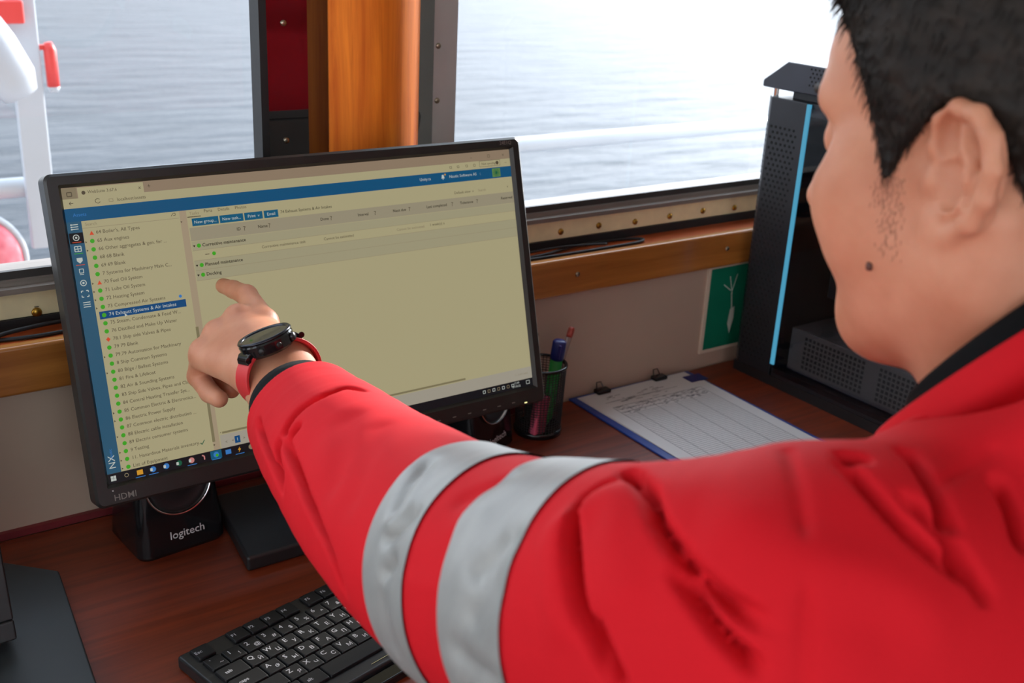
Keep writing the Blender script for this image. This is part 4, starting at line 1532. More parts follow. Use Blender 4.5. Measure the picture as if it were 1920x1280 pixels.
def hand_sdf(P):
    # forearm and wrist: flattened
    wr, fo = np.array(J['wrist']), np.array(J['fore'])
    ax = (fo - wr) / np.linalg.norm(fo - wr)
    lat = np.array([0.8519, -0.3739, 0.3725])
    lat = lat - ax * (lat @ ax)
    lat /= np.linalg.norm(lat)
    d = None
    for s in (-0.0125, 0.0, 0.0125):
        e = sd_cap(P, wr + lat * s + (wr - fo) * 0.15, fo + lat * s * 1.1 + ax * 0.09, 0.0205 if s else 0.0225, 0.0215 if s else 0.0235)
        d = e if d is None else smin(d, e, 0.01)
    # palm
    for k, s, r0, r1 in (('imcp', 0.010, 0.018, 0.0120), ('mmcp', 0.004, 0.019, 0.0140), ('rmcp', -0.005, 0.019, 0.0130), ('pmcp', -0.013, 0.018, 0.0120)):
        m = np.array(J[k])
        d = smin(d, sd_cap(P, wr + lat * s, m + np.array([0, 0, -0.006]), r0, r1 + 0.001), 0.016)
        d = smin(d, sd_sph(P, m + np.array([0, 0, 0.0005]), r1 - 0.0015), 0.006)

    def finger(names, rads, k):
        nonlocal d
        e = None
        for a, b, r0, r1 in zip(names[:-1], names[1:], rads[:-1], rads[1:]):
            c = sd_cap(P, J[a], J[b], r0, r1)
            e = c if e is None else smin(e, c, 0.003)
        d = smin(d, e, k)
    finger(('imcp', 'ipip', 'idip', 'itip'), (0.0118, 0.0102, 0.0088, 0.0078), 0.007)
    finger(('mmcp', 'mpip', 'mdip', 'mtip'), (0.0120, 0.0105, 0.0090, 0.0080), 0.004)
    finger(('rmcp', 'rpip', 'rdip', 'rtip'), (0.0115, 0.0102, 0.0088, 0.0078), 0.003)
    finger(('pmcp', 'ppip', 'pdip', 'ptip'), (0.0112, 0.0098, 0.0090, 0.0082), 0.003)
    finger(('th0', 'th1', 'th2', 'th3'), (0.0150, 0.0125, 0.0105, 0.0085), 0.008)
    # knuckle creases
    for a in ('ppip', 'ipip'):
        d = d - 0.0006 * np.exp(-(np.linalg.norm(P - A(*J[a]), axis=1) / 0.010) ** 2)
    return d


dv, df = surface(hand_sdf, (0.285, 0.70, -0.45), (0.425, 1.035, -0.325), 0.0013)
# upper body below the jacket keeps head and hand on one figure


def inner_sdf(P):
    d = sd_cap(P, (0.528, 0.262, -0.205), (0.528, 0.19, -0.34), 0.055, 0.085)
    d = smin(d, sd_cap(P, (0.37, 0.235, -0.31), (0.69, 0.22, -0.32), 0.045), 0.05)
    d = smin(d, sd_cap(P, (0.34, 0.245, -0.30), (0.3133, 0.5163, -0.362), 0.042, 0.036), 0.04)
    d = smin(d, sd_cap(P, (0.3133, 0.5163, -0.362), (0.3335, 0.725, -0.384), 0.036, 0.026), 0.02)
    return smin(d, sd_cap(P, (0.53, 0.17, -0.40), (0.53, 0.02, -0.80), 0.09, 0.10), 0.05)


iv, if_ = surface(inner_sdf, (0.24, -0.12, -0.95), (0.78, 0.80, -0.12), 0.008)
body = np_mesh('body', np.concatenate([hv, dv, iv]), np.concatenate([hf, df + len(hv), if_ + len(hv) + len(dv)]), M_skin, person)

# finger nail on the forefinger, mole on the cheek
# ------------------------------------------------------------------ hair
HAIR_POLY = [(0.0555, 0.083), (0.064, 0.110), (0.075, 0.170), (-0.170, 0.170), (-0.170, -0.055), (-0.085, -0.060), (-0.050, -0.050), (-0.034, -0.036), (-0.027, -0.004), (-0.0215, 0.022),
             (-0.008, 0.036), (0.002, 0.034), (0.008, 0.0297), (0.0268, 0.0141), (0.0345, -0.0020), (0.0385, -0.0040), (0.0400, 0.0197), (0.0468, 0.0485), (0.0511, 0.0617)]


def poly2(y, z, pts):
    n = len(pts)
    d = np.full(len(y), 1e9)
    s = np.ones(len(y))
    for i in range(n):
        ax_, az = pts[i]
        bx, bz_ = pts[i - 1]
        ex, ez = bx - ax_, bz_ - az
        wx, wz = y - ax_, z - az
        t = np.clip((wx * ex + wz * ez) / (ex * ex + ez * ez), 0, 1)
        d = np.minimum(d, (wx - ex * t) ** 2 + (wz - ez * t) ** 2)
        c1, c2, c3 = z >= az, z < bz_, ex * wz > ez * wx
        flip = (c1 & c2 & c3) | (~c1 & ~c2 & ~c3)
        s = np.where(flip, -s, s)
    return s * np.sqrt(d)


def hair_sdf(P):
    X = np.abs(P[:, 0])
    base = np.minimum(head_noear(P), cranium(P))
    top = np.clip((P[:, 2] - 0.03) / 0.08, 0, 1)
    th = 0.0045 + 0.013 * top * top
    F = np.stack([P[:, 0] * 260, P[:, 1] * 70 + P[:, 2] * 60, P[:, 2] * 120 - P[:, 1] * 120], 1)
    st = noise3(F, 2.2, 3) * 0.0011 + noise3(P, 60, 5) * 0.0008
    d = base - th - st
    yy = P[:, 1] - 0.028 * np.clip(1 - (X / 0.07) ** 2, 0, 1) * np.clip((P[:, 2] - 0.03) / 0.05, 0, 1)
    edge = noise3(P * A(1, 1, 0.5), 300, 9) * 0.0012
    q = poly2(yy, P[:, 2], HAIR_POLY) + edge
    return smax(smax(d, q, 0.004), -(base + 0.006), 0.001)


def head_noear(P):
    Q = P.copy()
    Q[:, 0] = np.abs(Q[:, 0])
    d = cranium(P)
    d = smin(d, sd_ell(P, (0, 0.045, -0.025), (0.058, 0.050, 0.078)), 0.03)
    d = smin(d, sd_cap(Q, (0.058, 0.002, -0.005), (0.052, 0.0, -0.052), 0.015, 0.016), 0.02)
    d = smin(d, sd_cap(P, (0, -0.002, -0.045), (-0.004, -0.048, -0.145), 0.055, 0.060), 0.03)
    return d


rv, rf = surface(hair_sdf, (-0.105, -0.135, -0.08), (0.105, 0.125, 0.165), 0.0016)
M_hair = mat('dark_brown_hair', srgb(22, 16, 12), rough=0.6, spec=0.3, col2=srgb(38, 29, 22), vscale=60, stretch=(4, 1, 1.5), bump=0.4, bscale=400)
hair = np_mesh('hair', to_world(rv), rf, M_hair, person)
tag(hair, 'short dark brown hair')

# fine loose hairs along the hairline, stubble below the sideburn
rng = np.random.default_rng(7)


def strands(roots, normals, flow, length, rad, name, material, parent):
    vs, fs = [], []
    for r0, n0 in zip(roots, normals):
        fl = flow + rng.normal(0, 0.22, 3)
        fl = fl - n0 * (fl @ n0)
        fl /= np.linalg.norm(fl) + 1e-9
        ln = length * rng.uniform(0.6, 1.25)
        sd = np.cross(fl, n0)
        b0 = len(vs)
        for k, (t_, lf_) in enumerate(((0.0, -0.0006), (0.4, 0.0005), (0.8, 0.0008))):
            c = r0 + fl * ln * t_ + n0 * lf_
            rr3 = rad * (1.0, 0.8, 0.45)[k]
            vs += [c + sd * rr3, c - sd * rr3 * 0.5 + n0 * rr3 * 0.87, c - sd * rr3 * 0.5 - n0 * rr3 * 0.87]
        tipv = r0 + fl * ln + n0 * 0.0006
        vs += [tipv, tipv, tipv]
        for k in range(3):
            for q in range(3):
                fs.append((b0 + 3 * k + q, b0 + 3 * k + (q + 1) % 3, b0 + 3 * k + 3 + (q + 1) % 3, b0 + 3 * k + 3 + q))
    o = np_mesh(name, to_world(np.array(vs)), np.array(fs), material, parent)
    return tag(o, None, None, None, 'stuff')


def num_grad(f, P, e=0.0015):
    g = np.zeros((len(P), 3))
    for k in range(3):
        a_, b_ = P.copy(), P.copy()
        a_[:, k] += e
        b_[:, k] -= e
        g[:, k] = f(a_.astype(np.float32)) - f(b_.astype(np.float32))
    return g / (np.linalg.norm(g, axis=1, keepdims=True) + 1e-9)


edge_d = poly2(rv[:, 1] - 0.028 * np.clip(1 - (np.abs(rv[:, 0]) / 0.07) ** 2, 0, 1) * np.clip((rv[:, 2] - 0.03) / 0.05, 0, 1), rv[:, 2], HAIR_POLY)
cand = np.where((edge_d > -0.010) & (edge_d < 0.001) & (np.abs(rv[:, 0]) > 0.03))[0]
cand = rng.choice(cand, min(2600, len(cand)), replace=False)
strands(rv[cand], num_grad(hair_sdf, rv[cand]), np.array([0.0, 0.05, -1.0]), 0.008, 0.00032, 'loose_hairs', M_hair, hair)
cand = rng.choice(len(rv), 5000, replace=False)
nn = num_grad(head_noear, rv[cand])
strands(rv[cand], nn, np.array([0.0, 0.35, -0.8]), 0.011, 0.00038, 'hair_strands', M_hair, hair)
hloc = (hv - HT) @ HM
st_m = (np.abs(hloc[:, 0]) > 0.05) & (hloc[:, 1] > 0.024) & (hloc[:, 1] < 0.043) & (hloc[:, 2] > -0.040) & (hloc[:, 2] < 0.002)
cand = np.where(st_m)[0]
wgt = np.exp((hloc[cand, 2]) / 0.022) * np.exp(-((hloc[cand, 1] - 0.034) / 0.006) ** 2)
cand = rng.choice(cand, min(260, len(cand)), replace=False, p=wgt / wgt.sum())
strands(hloc[cand], num_grad(head_noear, hloc[cand]), np.array([0.0, 0.1, -1.0]), 0.0032, 0.00016, 'stubble', mat('brown_stubble', srgb(96, 66, 50), rough=0.6, var=0.1), hair)
# eyes and brows (turned away from the camera)
for sx in (-1, 1):
    ec = to_world(np.array([[sx * 0.0300, 0.0792, 0.0200]]))[0]
    fw = HM @ np.array([0, 1, -0.05])
    Em = Matrix.Translation(Vector(ec)) @ Vector(fw).to_track_quat('Z', 'Y').to_matrix().to_4x4()
    pr = [(0.0118 * math.sin(math.pi * k / 10) + 1e-5, -0.0118 * math.cos(math.pi * k / 10)) for k in range(11)]
    e_ = MB().lathe(pr, 20, Em).build('eye', mat('eye_white', srgb(225, 220, 214), rough=0.2, var=0.02), body, smooth=True)
    MB().lathe([(0.0001, 0.01225), (0.0030, 0.0121), (0.0055, 0.0112), (0.0055, 0.0106), (0.0001, 0.0116)], 18, Em).build('iris', mat('iris_brown', srgb(70, 48, 32), rough=0.2, var=0.2), body, smooth=True)
    bw = to_world(np.array([[sx * 0.050, 0.0790, 0.0440], [sx * 0.040, 0.0905, 0.0475], [sx * 0.025, 0.0985, 0.0470], [sx * 0.012, 0.1005, 0.0440]]))
    MB().tube([tuple(p) for p in bw], [0.0012, 0.0026, 0.0030, 0.0022], 8).build('eyebrow', M_hair, body, smooth=True)

# ------------------------------------------------------------------ red jacket
ARM_KEYS = [((0.3465, 0.8030, -0.3800), 0.0385), ((0.3443, 0.7932, -0.3814), 0.0395), ((0.3370, 0.7385, -0.3840), 0.049), ((0.3250, 0.6315, -0.3771), 0.059), ((0.3140, 0.5263, -0.3640), 0.0655), ((0.3050, 0.4377, -0.3445), 0.0685),
            ((0.3020, 0.3591, -0.3175), 0.0695), ((0.3050, 0.2918, -0.2900), 0.0705), ((0.3230, 0.2434, -0.2710), 0.0750)]


def catmull(keys, n):
    P = [np.array(list(k[0]) + [k[1]]) for k in keys]
    out = []
    for i in range(len(P) - 1):
        p0, p1, p2, p3 = P[max(i - 1, 0)], P[i], P[i + 1], P[min(i + 2, len(P) - 1)]
        for k in range(n):
            t = k / n
            out.append(0.5 * ((2 * p1) + (-p0 + p2) * t + (2 * p0 - 5 * p1 + 4 * p2 - p3) * t * t + (-p0 + 3 * p1 - 3 * p2 + p3) * t ** 3))
    out.append(P[-1])
    return out


ARM = catmull(ARM_KEYS, 4)
WR_AX = np.array([0.127, 0.975, 0.182])
CUT_P = np.array([0.3446, 0.7838, -0.3805]) - WR_AX * 0.034
CREASES = []      # (polyline, width, depth)
#CR0
CREASES = [
    ([(0.3374,0.6428,-0.3201),(0.3307,0.6554,-0.3207),(0.3113,0.6537,-0.3218),(0.2972,0.6573,-0.3289),(0.2873,0.6575,-0.3367),(0.2786,0.6539,-0.3461)], 0.0029, 0.016),
    ([(0.2838,0.6408,-0.3356),(0.2774,0.6412,-0.3433)], 0.0029, 0.016),
    ([(0.2786,0.6539,-0.3461),(0.2714,0.6252,-0.347),(0.2608,0.5819,-0.3489),(0.2533,0.5472,-0.3519),(0.2454,0.5082,-0.3557),(0.2433,0.4857,-0.3689)], 0.0029, 0.016),
    ([(0.2858,0.7174,-0.3638),(0.2746,0.6751,-0.3658),(0.2677,0.6432,-0.3683),(0.2633,0.6208,-0.371)], 0.0029, 0.016),
    ([(0.2752,0.6559,-0.3528),(0.27,0.6443,-0.3593),(0.2648,0.6237,-0.3642)], 0.0029, 0.016),
    ([(0.3019,0.5978,-0.315),(0.283,0.5703,-0.317),(0.2645,0.5443,-0.3268)], 0.011, 0.003),
    ([(0.3038,0.5591,-0.3059),(0.2815,0.5313,-0.3069),(0.2583,0.5073,-0.3182)], 0.011, 0.00225),
    ([(0.2946,0.3142,-0.2234),(0.2828,0.2895,-0.2167),(0.2726,0.273,-0.218),(0.2677,0.2564,-0.221),(0.2652,0.2402,-0.2241),(0.2668,0.2222,-0.2269),(0.2712,0.2103,-0.2292)], 0.0029, 0.016),
    ([(0.2632,0.2508,-0.2259),(0.26,0.2335,-0.2323),(0.2607,0.2196,-0.2379),(0.2646,0.2067,-0.2437)], 0.0029, 0.016),
    ([(0.2975,0.3189,-0.2248),(0.2929,0.3089,-0.2216)], 0.0029, 0.016),
    ([(0.3296,0.2601,-0.1965),(0.3077,0.2349,-0.1973),(0.2912,0.2144,-0.2092),(0.2791,0.1994,-0.2299),(0.274,0.194,-0.2445)], 0.00275, 0.0027),
    ([(0.3363,0.2375,-0.1933),(0.331,0.2174,-0.1965),(0.3301,0.2009,-0.2028),(0.3349,0.188,-0.2099),(0.3408,0.1809,-0.2147)], 0.0029, 0.016),
    ([(0.3747,0.2364,-0.1969),(0.3691,0.226,-0.1965),(0.3596,0.2114,-0.1979),(0.3524,0.1996,-0.2018),(0.3496,0.1936,-0.2049)], 0.0029, 0.016),
    ([(0.3422,0.211,-0.1976),(0.3443,0.1932,-0.2053),(0.3437,0.1807,-0.2144),(0.3445,0.173,-0.2217)], 0.0029, 0.016),
    ([(0.3424,0.2412,-0.1934),(0.3465,0.2365,-0.1936)], 0.0029, 0.016),
    ([(0.3609,0.2111,-0.1981),(0.3832,0.2151,-0.2),(0.4055,0.2159,-0.1962)], 0.00275, 0.00225),
    ([(0.2907,0.3165,-0.2253),(0.276,0.318,-0.2312),(0.2604,0.3084,-0.2375),(0.2511,0.2957,-0.2444),(0.2445,0.2827,-0.2538),(0.2415,0.2694,-0.2621),(0.2411,0.2578,-0.272)], 0.0029, 0.016),
    ([(0.2744,0.3073,-0.2281),(0.2575,0.3135,-0.2418),(0.2461,0.301,-0.2522),(0.2406,0.2872,-0.2626)], 0.0099, -0.0045),
    ([(0.2432,0.2721,-0.2569),(0.2419,0.2614,-0.2646),(0.2422,0.2529,-0.2713)], 0.0029, 0.016),
    ([(0.2781,0.3001,-0.2231),(0.2628,0.2861,-0.2291),(0.252,0.2685,-0.2406)], 0.011, -0.003),
    ([(0.2822,0.2349,-0.2083),(0.284,0.209,-0.2172),(0.2911,0.1886,-0.2299)], 0.0176, -0.003),
    ([(0.2931,0.2108,-0.2101),(0.3062,0.1944,-0.2142),(0.3184,0.1791,-0.2229)], 0.0132, -0.003),
    ([(0.2849,0.1986,-0.2248),(0.2987,0.186,-0.2266)], 0.0132, 0.003),
    ([(0.395,0.2054,-0.2022),(0.3872,0.1921,-0.2081),(0.3779,0.1816,-0.2142)], 0.0029, 0.016),
    ([(0.2829,0.465,-0.2843),(0.2661,0.4535,-0.2893),(0.254,0.4462,-0.297)], 0.006, 0.004),
    ([(0.27,0.4517,-0.2863),(0.2567,0.4426,-0.2927),(0.2482,0.4416,-0.3026)], 0.006, -0.0025),
    ([(0.2549,0.4295,-0.2895),(0.2487,0.4329,-0.2983),(0.2448,0.4394,-0.3076)], 0.005, 0.005),
    ([(0.24,0.4238,-0.3115),(0.2379,0.43,-0.3216)], 0.005, 0.005),
    ([(0.2827,0.3865,-0.2559),(0.2734,0.3934,-0.2626),(0.2656,0.4012,-0.2702)], 0.006, 0.003),
    ([(0.2537,0.3416,-0.2567),(0.2463,0.3434,-0.2664),(0.2412,0.3502,-0.2769)], 0.007, 0.004),
    ([(0.2395,0.3349,-0.2746),(0.2347,0.3415,-0.2908)], 0.008, 0.003),
    ([(0.2318,0.3535,-0.316),(0.2319,0.3378,-0.3147),(0.2328,0.3199,-0.3126)], 0.007, 0.004),
    ([(0.2605,0.3761,-0.2638),(0.2534,0.3856,-0.2738)], 0.008, -0.002),
    ([(0.2356,0.4267,-0.336),(0.2378,0.4217,-0.357)], 0.008, 0.003),
    ([(0.237,0.4021,-0.3093),(0.2366,0.3813,-0.3003)], 0.006, -0.001),
]
#CR1


RING_R = np.array([[math.cos(0.1), -math.sin(0.1) * math.cos(0.874), 0.0], [math.sin(0.1), math.cos(0.1) * math.cos(0.874), math.sin(0.874)], [0.0, -math.sin(0.874), math.cos(0.874)]], np.float32)


def sheet_dist(P, sheets):
    q = None
    for pts in sheets:
        e = poly_dist(P, pts)
        q = e if q is None else np.minimum(q, e)
    return q


def arm_dist(P):
    d = None
    for a, b in zip(ARM[:-1], ARM[1:]):
        e = sd_cap(P, a[:3], b[:3], float(a[3]), float(b[3]))
        d = e if d is None else np.minimum(d, e)
    return d


def jacket_sdf(P):
    d = arm_dist(P)
    d = smax(d, (P - CUT_P.astype(np.float32)) @ WR_AX.astype(np.float32), 0.004)
    # trunk
    t = sd_cap(P, (0.372, 0.222, -0.282), (0.690, 0.210, -0.300), 0.078)
    t = smin(t, sd_cap(P, (0.43, 0.150, -0.44), (0.63, 0.150, -0.44), 0.120), 0.07)
    t = smin(t, sd_cap(P, (0.45, 0.06, -0.62), (0.61, 0.06, -0.62), 0.125), 0.07)
    t = smin(t, sd_cap(P, (0.45, 0.0, -0.82), (0.61, 0.0, -0.82), 0.130), 0.07)
    t = smin(t, sd_cap(P, (0.520, 0.248, -0.256), (0.40, 0.236, -0.280), 0.050, 0.066), 0.03)
    t = smin(t, sd_cap(P, (0.530, 0.248, -0.256), (0.66, 0.222, -0.290), 0.050, 0.066), 0.03)
    t = smin(t, sd_cap(P, (0.528, 0.200, -0.235), (0.528, 0.13, -0.32), 0.055, 0.09), 0.04)
    t = smin(t, sd_ell(P, (0.528, 0.2394, -0.2288), (0.118, 0.128, 0.031), RING_R), 0.03)
    # right arm bent onto the desk
    ra = sd_cap(P, (0.735, 0.21, -0.33), (0.80, 0.30, -0.555), 0.072, 0.060)
    ra = smin(ra, sd_cap(P, (0.80, 0.30, -0.555), (0.70, 0.56, -0.585), 0.060, 0.045), 0.02)
    t = smin(t, ra, 0.05)
    d = smin(d, t, 0.035)
    d = d + 0.0016 * noise3(P, 13, 1) + 0.0009 * noise3(P, 30, 2)
    if SLITS is not None:
        for sheets, w, a, lo_, hi_ in SLITS:
            m = np.all((P > lo_) & (P < hi_), axis=1)
            if not m.any():
                continue
            Pm = P[m]
            q = sheet_dist(Pm, sheets)
            d[m] += a * np.exp(-(q / w) ** 2)
    return d


def ring_pts(c, tilt, a, b, yaw=0.1, n=48):
    out = []
    for i in range(n):
        t = 2 * math.pi * i / n
        l = (a * math.cos(t), b * math.sin(t) * math.cos(tilt), -b * math.sin(t) * math.sin(tilt))
        out.append((c[0] + math.cos(yaw) * l[0] - math.sin(yaw) * l[1], c[1] + math.sin(yaw) * l[0] + math.cos(yaw) * l[1], c[2] + l[2]))
    return out


cn = lambda c, tilt, s: (c[0], c[1] + math.sin(tilt) * s, c[2] + math.cos(tilt) * s)
c1, t1 = (0.528, 0.2792, -0.1955), 0.874
_rp = ring_pts(cn(c1, t1, -0.0205), t1, 0.0900, 0.0990, 0.1, 40)
CREASES.append((_rp + _rp[:1], 0.0075, 0.019))
# each crease is a slit: its line repeated inwards along the cloth normal
SLITS = None


def grad(f, p, e=0.004):
    q = np.repeat(np.array([p], np.float32), 6, 0)
    for k in range(3):
        q[2 * k, k] += e
        q[2 * k + 1, k] -= e
    v = f(q)
    g = np.array([v[0] - v[1], v[2] - v[3], v[4] - v[5]])
    return g / (np.linalg.norm(g) + 1e-9)


_sl = []
for pts, w, a in CREASES:
    if len(pts) < 2:
        continue
    if len(pts) < 20:                       # denser line, fading out at both ends
        P_ = catmull([(p, 0.0) for p in pts], 3)
        pts = [tuple(q[:3]) for q in P_]
        nr = [grad(jacket_sdf, p) for p in pts]
        L_ = np.concatenate([[0], np.cumsum([np.linalg.norm(np.array(u_) - np.array(v_)) for u_, v_ in zip(pts[1:], pts[:-1])])])
        tp = [min(1.0, min(l_, L_[-1] - l_) / max(0.18 * L_[-1], 1e-6)) for l_ in L_]
    else:
        nr = [grad(jacket_sdf, p) for p in pts]
        tp = [1.0] * len(pts)
    steps = [0.0, 0.004, 0.008, 0.012] if a > 0.003 else ([0.0] if a > 0 else [0.0, -0.003])
    lift = 1.6 * w if a > 0.003 else 0.0
    sheets = [[tuple(np.array(p) - n_ * (st_ * t_ - lift * (1 - t_) ** 2)) for p, n_, t_ in zip(pts, nr, tp)] for st_ in steps]
    allp = np.array([p for sh in sheets for p in sh])
    _sl.append((sheets, w, a, allp.min(0) - 3 * w, allp.max(0) + 3 * w))
SLITS = _sl


def jacket_near(G, r):
    global SLITS
    keep, SLITS = SLITS, None
    b = jacket_sdf(G)
    SLITS = keep
    ok = np.abs(b) < r
    for sheets, w, a, lo_, hi_ in SLITS:
        m = np.all((G > lo_ - r) & (G < hi_ + r), axis=1) & (np.abs(b) < r + 0.018)
        if a > 0.004 and m.any():
            ii = np.where(m)[0]
            ok[ii[poly_dist(G[ii], sheets[1] if len(sheets) > 1 else sheets[0]) < r + 2 * w + 0.004]] = True
    return ok


# sleeve and shoulder in fine cloth mesh, the rest of the coat coarser
FINE_LO, FINE_HI = np.array([0.19, -0.03, -0.475]), np.array([0.60, 0.80, -0.10])


def jacket_rest(P):
    d = jacket_sdf(P)
    q = np.abs(P - ((FINE_LO + FINE_HI) / 2).astype(np.float32)) - ((FINE_HI - FINE_LO) / 2 - 0.012).astype(np.float32)
    inner = np.max(q, axis=1)
    return np.maximum(d + 0.0015, -inner)


jv, jf = surface(jacket_sdf, FINE_LO, FINE_HI, 0.0020, jacket_near)
_slits, SLITS = SLITS, None
kv, kf = surface(jacket_rest, (0.18, -0.17, -0.99), (0.93, 0.83, -0.08), 0.0065)
SLITS = _slits
jv, jf = np.concatenate([jv, kv]), np.concatenate([jf, kf + len(jv)])
M_red = mat('red_work_fabric', srgb(205, 22, 34), rough=0.8, spec=0.15, var=0.05, vscale=8, bump=0.12, bscale=900)
jacket = np_mesh('jacket', jv, jf, M_red, person)
tag(jacket, 'red work jacket')
M_silver = mat('silver_reflective_tape', srgb(152, 153, 152), rough=0.45, metal=0.15, var=0.07, vscale=30, stretch=(0.5, 2.2, 1.0), bump=1.0, bscale=28)


def band(c, n, half, lift=0.0014):
    """a strip of the sleeve surface between two planes, lifted off the cloth"""
    o0 = Vector(person['_o'])
    c, n = Vector(c) - o0, Vector(n).normalized()
    bm = bmesh.new()
    bm.from_mesh(jacket.data)
    far = [f for f in bm.faces if abs((f.calc_center_median() - c).dot(n)) > half + 0.012 or (f.calc_center_median() - c).length > 0.13]
    bmesh.ops.delete(bm, geom=far, context='FACES')
    for s in (1, -1):
        g = bm.verts[:] + bm.edges[:] + bm.faces[:]
        bmesh.ops.bisect_plane(bm, geom=g, plane_co=c + n * half * s, plane_no=n * s, clear_outer=True)
    bm.normal_update()
    for v in bm.verts:
        v.co = v.co + v.normal * lift
    bm.normal_update()
    ext = bmesh.ops.extrude_face_region(bm, geom=[e for e in bm.edges if e.is_boundary])
    for v in [x for x in ext['geom'] if isinstance(x, bmesh.types.BMVert)]:
        v.co = v.co - n * (0.0004 if (v.co - c).dot(n) > 0 else -0.0004) * -1
    me = bpy.data.meshes.new('reflective_band')
    for f in bm.faces:
        f.smooth = True
    bm.to_mesh(me)
    bm.free()
    me.materials.append(M_silver)
    ob = bpy.data.objects.new('reflective_band', me)
    C.objects.link(ob)
    ob.parent = jacket
    ob['_o'] = person['_o']
    return tag(ob, 'silver reflective band')


BAND_N = np.array([-0.08, 0.940, -0.33])
band((0.3050, 0.4300, -0.344), BAND_N, 0.025)
band((0.3025, 0.3440, -0.316), BAND_N, 0.026)


def collar(name, rings, material, parent, label):
    mb = MB()
    mb.loft([ring_pts(*r) for r in rings], caps=False)
    o = mb.build(name, material, parent, smooth=True)
    return tag(o, label)


collar('collar', [(cn(c1, t1, -0.034), t1, 0.074, 0.082), (cn(c1, t1, -0.022), t1, 0.084, 0.093), (cn(c1, t1, -0.018), t1, 0.0880, 0.0970), (cn(c1, t1, -0.012), t1, 0.0865, 0.095), (cn(c1, t1, -0.001), t1, 0.0815, 0.0895),
                  (c1, t1, 0.0795, 0.0875), (cn(c1, t1, -0.001), t1, 0.0775, 0.0855), (cn(c1, t1, -0.03), t1, 0.080, 0.089)], M_red, jacket, 'stand-up red collar')
c2, t2 = (0.530, 0.2809, -0.1817), 0.918
M_navy = mat('black_knit', srgb(9, 11, 13), spec=0.2, rough=0.9, var=0.1, vscale=60, bump=0.3, bscale=700)
collar('undershirt_collar', [(cn(c2, t2, -0.05), t2, 0.071, 0.078), (cn(c2, t2, -0.02), t2, 0.070, 0.077), (cn(c2, t2, -0.002), t2, 0.0680, 0.0745), (c2, t2, 0.066, 0.072),
                             (cn(c2, t2, -0.002), t2, 0.064, 0.070), (cn(c2, t2, -0.03), t2, 0.063, 0.069)], M_navy, person, 'black collar of the shirt')
# dark knitted cuff
ax = Vector(WR_AX).normalized()
CF = frame(CUT_P, Vector((1, 0, 0)) - ax * ax.x, ax.cross(Vector((1, 0, 0))))
if (CF.to_3x3() @ Vector((0, 0, 1))).dot(ax) < 0:
    CF = CF @ Matrix.Rotation(math.pi, 4, 'X')
MB().lathe([(0.0420, -0.014), (0.0432, -0.004), (0.0428, 0.006), (0.0412, 0.018), (0.0396, 0.0255), (0.0378, 0.0260), (0.0370, 0.016), (0.0385, -0.014)], 48, CF).build('cuff', M_navy, jacket, smooth=True)

# ------------------------------------------------------------------ watch on the left wrist
wn_ = Vector((-0.262, 0.235, 0.936)).normalized()
wa = Vector((0.127, 0.975, 0.182))
wa = (wa - wn_ * wa.dot(wn_)).normalized()      # along the forearm
wa = Matrix.Rotation(math.radians(17), 3, wn_) @ wa
wm = wa.cross(wn_).normalized()                 # across the wrist
WC = Vector((0.3395, 0.8235, -0.3455))          # centre of the case
WF = Matrix(((wm.x, wa.x, wn_.x, WC.x), (wm.y, wa.y, wn_.y, WC.y), (wm.z, wa.z, wn_.z, WC.z), (0, 0, 0, 1)))
watch = thing('wrist_watch', tuple(WC - wn_ * 0.008), 'black round sports watch with red strap on the left wrist', 'watch')
MB().lathe([(0.0001, -0.0075), (0.0205, -0.0075), (0.0232, -0.005), (0.0238, 0.0035), (0.0228, 0.0052)], 48, WF).build('case', M_blackgl, watch, smooth=False)
MB().lathe([(0.0232, 0.0050), (0.0240, 0.0062), (0.0228, 0.0078), (0.0205, 0.0074), (0.0198, 0.0062), (0.0205, 0.0050)], 56, WF).build('bezel', mat('black_steel_ring', (0.03, 0.032, 0.04), rough=0.22, metal=0.8, var=0.1), watch, smooth=True)
MB().lathe([(0.0001, 0.0054), (0.0201, 0.0054), (0.0201, 0.0066), (0.0001, 0.0068)], 48, WF).build('dial_glass', mat('watch_glass', (0.012, 0.014, 0.018), rough=0.06, spec=0.7, var=0.2), watch)
for sgn in (-1, 1):
    for off in (0.0,):
        prof_ = [(0.018, 0.0000), (0.0235, -0.0008), (0.0268, -0.0045), (0.0275, -0.0090), (0.0250, -0.0098), (0.018, -0.0065)]
        MB().loft([[WF @ Vector((sgn * x, off - 0.0105, z)) for x, z in prof_], [WF @ Vector((sgn * x, off + 0.0105, z)) for x, z in prof_]]).build('lug', M_blackgl, watch, bevel=0.0012)
for ang, rr2 in ((-48, 0.0036), (-128, 0.0024), (-90, 0.0022)):
    a = math.radians(ang)
    Bm = WF @ Matrix.Rotation(a, 4, 'Z') @ Matrix.Translation((0.0228, 0, -0.0008)) @ Matrix.Rotation(math.pi / 2, 4, 'Y')
    hh = 0.0034 if ang == -48 else 0.0016
    MB().lathe([(rr2, -0.001), (rr2 * 1.05, hh * 0.7), (rr2 * 0.8, hh), (0.0001, hh + 0.0001)], 14, Bm).build('push_button', mat('button_steel', (0.05, 0.05, 0.055), rough=0.3, metal=0.8, var=0.05) if ang == -48 else M_black, watch, smooth=True)
for p in ((-0.0262, -0.0115), (0.0262, -0.0115)):
    Bm = WF @ Matrix.Translation((p[0], p[1] - 0.0008, -0.0045)) @ Matrix.Rotation(math.pi / 2, 4, 'X')
    MB().lathe([(0.0026, 0.0), (0.0026, 0.0012), (0.0001, 0.0013)], 12, Bm).build('strap_pin', M_blackgl, watch)
M_strap = mat('red_silicone', srgb(208, 44, 50), rough=0.5, var=0.05, vscale=40)
